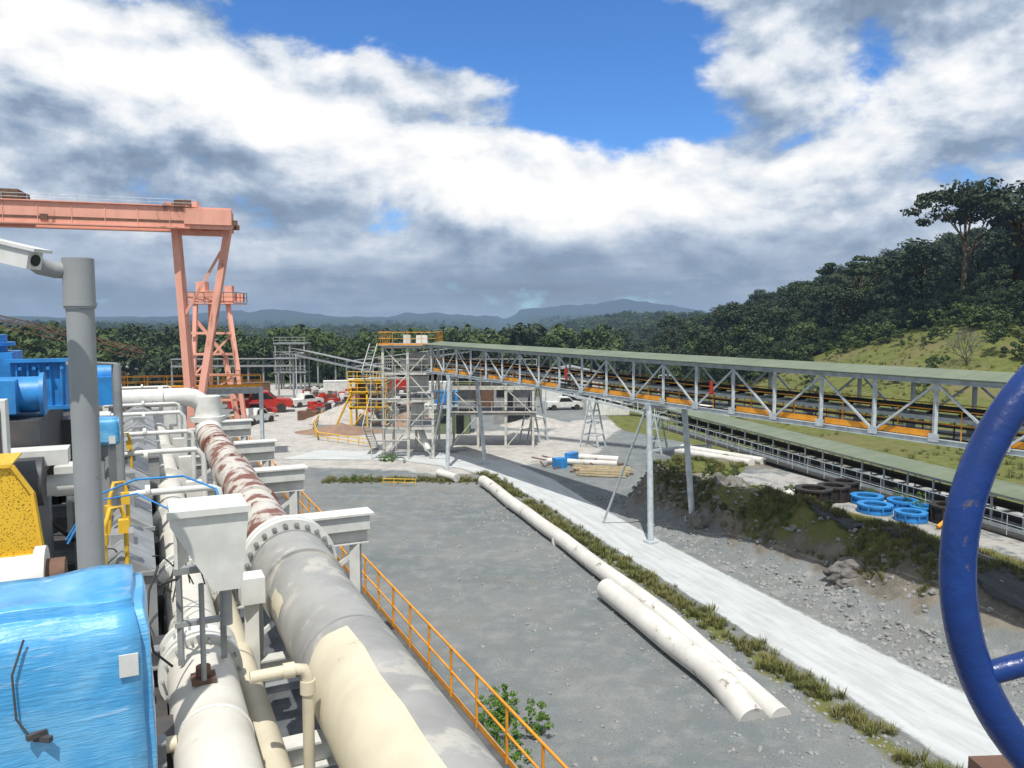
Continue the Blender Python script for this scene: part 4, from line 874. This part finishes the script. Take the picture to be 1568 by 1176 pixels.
mb,r_=MB(),MB(); a=V(-40,63,6.2); b_=V(-22,67.5,6.2); mb.beam(a,b_,1.4,.12); mb.ibeam(a-Z*.3,b_-Z*.3,.25,.5,.03)
for t in (0,.33,.66,1): q=a.lerp(b_,t); mb.ibeam(V(q.x,q.y,0),q,.3,.3,.03)
mb.beam(V(a.x,a.y,4),a.lerp(b_,.33),.1)
r_.rail([a+V(.2,-.7,.06),b_+V(.2,-.7,.06)],1.0,1.5,.03); r_.rail([a+V(-.2,.7,.06),b_+V(-.2,.7,.06)],1.0,1.5,.03)
group('access_bridge',[('steel',mb,galv),('handrails',r_,orange)])
mb=MB(); A=V(-60,80,13);B=V(-44,92,7.5)
for o in (V(0,0,0),V(0,0,1.2),V(.9,-.9,.6)): mb.beam(A+o,B+o,.11)
for i in range(16):
    q=A.lerp(B,i/16);r=A.lerp(B,(i+1)/16); mb.beam(q,r+V(0,0,1.2),.06); mb.beam(q+V(0,0,1.2),r+V(.9,-.9,.6),.06)
mb.beam(V(-46,90,0),V(-46,90,6),1.2); mb.box((-46,90,1.6),(4,3,2.2)); group('lattice_boom_crane',[('boom',mb,rustm)])
# ---------------------------------------------------------------- blue hand wheel close to camera
mb,h2=MB(),MB(); c=V(1.155,1.2,11.60); ax=V(0,.9966,-.0819); mb.torus(c,ax,.447,.027,96,18)
for k in range(5):
    a=k*1.2566+.25; x=V(1,0,0); y=ax.cross(x); d=x*math.cos(a)+y*math.sin(a); q=c-ax*.08; mb.tube([c+d*.44,c+d*.3-ax*.03,c+d*.12-ax*.07,q],.018,12)
mb.cyl(c-ax*.13,c-ax*.03,.07,n=24); h2.cyl(c-ax*.02,c-ax*.5,.025,n=14); h2.beam(V(.93,1.42,11.09),V(2.2,1.5,11.09),.16,.06)
group('blue_valve_handwheel',[('wheel',mb,wheelblue),('stem_bracket',h2,rustm)])
# ---------------------------------------------------------------- world / sky
w=bpy.data.worlds.new('World'); sc.world=w; w.use_nodes=True; n=NT(w.node_tree); bg=n.n['Background']
shv=Vector((.05,.487,-1)); sun_el=math.atan2(1,math.hypot(.05,.487)); sd=Vector((-.05,-.487,0)).normalized()
sky=n.new('ShaderNodeTexSky',sky_type='NISHITA'); sky.sun_disc=False; sky.sun_elevation=sun_el; sky.sun_rotation=math.atan2(sd.x,sd.y); sky.altitude=100; sky.air_density=1.0; sky.dust_density=.4; sky.ozone_density=3
tc=n.new('ShaderNodeTexCoord'); s=n.new('ShaderNodeSeparateXYZ'); n.l.new(tc.outputs['Generated'],s.inputs[0])
az=n.m('ARCTAN2',s.outputs[0],s.outputs[1]); el=n.m('ARCSINE',s.outputs[2])
def vec(dx,dy,sx=1,sy=1.7,z=0.0):
    c=n.new('ShaderNodeCombineXYZ'); n.put(c.inputs[0],n.m('MULTIPLY_ADD',az,sx,dx)); n.put(c.inputs[1],n.m('MULTIPLY_ADD',el,sy,dy)); c.inputs[2].default_value=z; return c.outputs[0]
def gs(a0,e0,sa,se,rot=0.0):
    a=n.m('SUBTRACT',az,a0); b=n.m('SUBTRACT',el,e0)
    if rot:
        b=n.m('ADD',b,n.m('MULTIPLY',a,rot))
    a=n.m('POWER',n.m('ABSOLUTE',n.m('DIVIDE',a,sa)),2.0); b=n.m('POWER',n.m('ABSOLUTE',n.m('DIVIDE',b,se)),2.0)
    return n.m('EXPONENT',n.m('MULTIPLY',n.m('ADD',a,b),-1.0))
def fb(dx,dy,det): return n.noise(vec(dx,dy),5.2,det,.56,.12)
f0=fb(3.1,1.0,9); f1=fb(3.1+.010,1.0+.040,6); f2=fb(3.1,1.0+.13,3)
h1=gs(-.10,.40,.42,.105,.20); h2_=gs(.11,.265,.11,.065); w1=gs(-.09,.29,.08,.030)
c1=gs(-.24,.225,.42,.055,.28); c2=gs(.02,.165,.22,.05,.2); c3=gs(.40,.20,.30,.10); dk1=gs(.52,.38,.30,.10); dk2=gs(-.62,.41,.20,.06); gr1=gs(-.45,.12,.4,.045)
bias=n.m('ADD',n.m('MULTIPLY',h1,-1.0),.38)
for gq,k in ((h2_,-.50),(w1,.34),(c1,.30),(dk1,.3),(c2,.15)): bias=n.m('ADD',bias,n.m('MULTIPLY',gq,k))
D=n.m('ADD',n.m('MULTIPLY',n.m('SUBTRACT',f0,.5),1.9),bias); cov=n.sstep(-.04,.20,D)
Lg=n.m('MULTIPLY_ADD',n.m('SUBTRACT',f0,f1),2.3,.62); Lg=n.m('ADD',Lg,n.m('MULTIPLY',n.m('SUBTRACT',f0,f2),.75))
for gq,k in ((c1,.40),(c2,.30),(c3,.10),(dk1,-.30),(dk2,-.16),(w1,-.12),(gr1,-.12)): Lg=n.m('ADD',Lg,n.m('MULTIPLY',gq,k))
low=gs(0,.02,3.0,.095); Lg=n.m('ADD',n.m('MULTIPLY',n.m('SUBTRACT',Lg,.46),n.m('SUBTRACT',1.0,n.m('MULTIPLY',low,.80))),n.m('SUBTRACT',.46,n.m('MULTIPLY',low,.20)))
bnd=n.noise(vec(.3,.2,.9,9.0),3.0,4,.55,.2); Lg=n.m('ADD',Lg,n.m('MULTIPLY',n.m('MULTIPLY',n.m('SUBTRACT',bnd,.5),low),.55))
rp_=n.new('ShaderNodeValToRGB'); n.l.new(Lg,rp_.inputs[0]); cr_=rp_.color_ramp; cr_.elements[0].position=0.0; cr_.elements[0].color=(.20,.26,.35,1); cr_.elements[1].position=1.0; cr_.elements[1].color=(1.0,1.0,1.0,1)
for ps,cc in ((.28,(.27,.36,.50,1)),(.52,(.47,.56,.69,1)),(.75,(.78,.83,.90,1))): e_=cr_.elements.new(ps); e_.color=cc
skyc=n.new('ShaderNodeMix',data_type='RGBA',blend_type='MULTIPLY'); skyc.inputs[0].default_value=1; n.l.new(sky.outputs[0],skyc.inputs[6]); skyc.inputs[7].default_value=(.068,.112,.165,1)
col=n.mix(cov,skyc.outputs[2],rp_.outputs[0])
hz=n.sstep(.05,-.01,el); col=n.mix(n.m('MULTIPLY',hz,.7),col,(.30,.41,.57))
n.l.new(col,bg.inputs[0]); bg.inputs[1].default_value=1.0
sl=bpy.data.lights.new('sun','SUN'); sl.energy=4.7; sl.angle=R(.53); sl.color=(1,.965,.90); so=bpy.data.objects.new('sun',sl); sc.collection.objects.link(so)
so.rotation_euler=(-shv).to_track_quat('Z','Y').to_euler()
cam=bpy.data.cameras.new('camera'); cam.lens=27.18; cam.sensor_width=36; cam.clip_end=20000; cam.clip_start=.05
co=bpy.data.objects.new('camera',cam); sc.collection.objects.link(co); co.location=(0,0,12); co.rotation_euler=(R(90-4.7),0,0); sc.camera=co
sc.view_settings.view_transform='Standard'; sc.view_settings.look='None'; sc.view_settings.exposure=0
print('done')
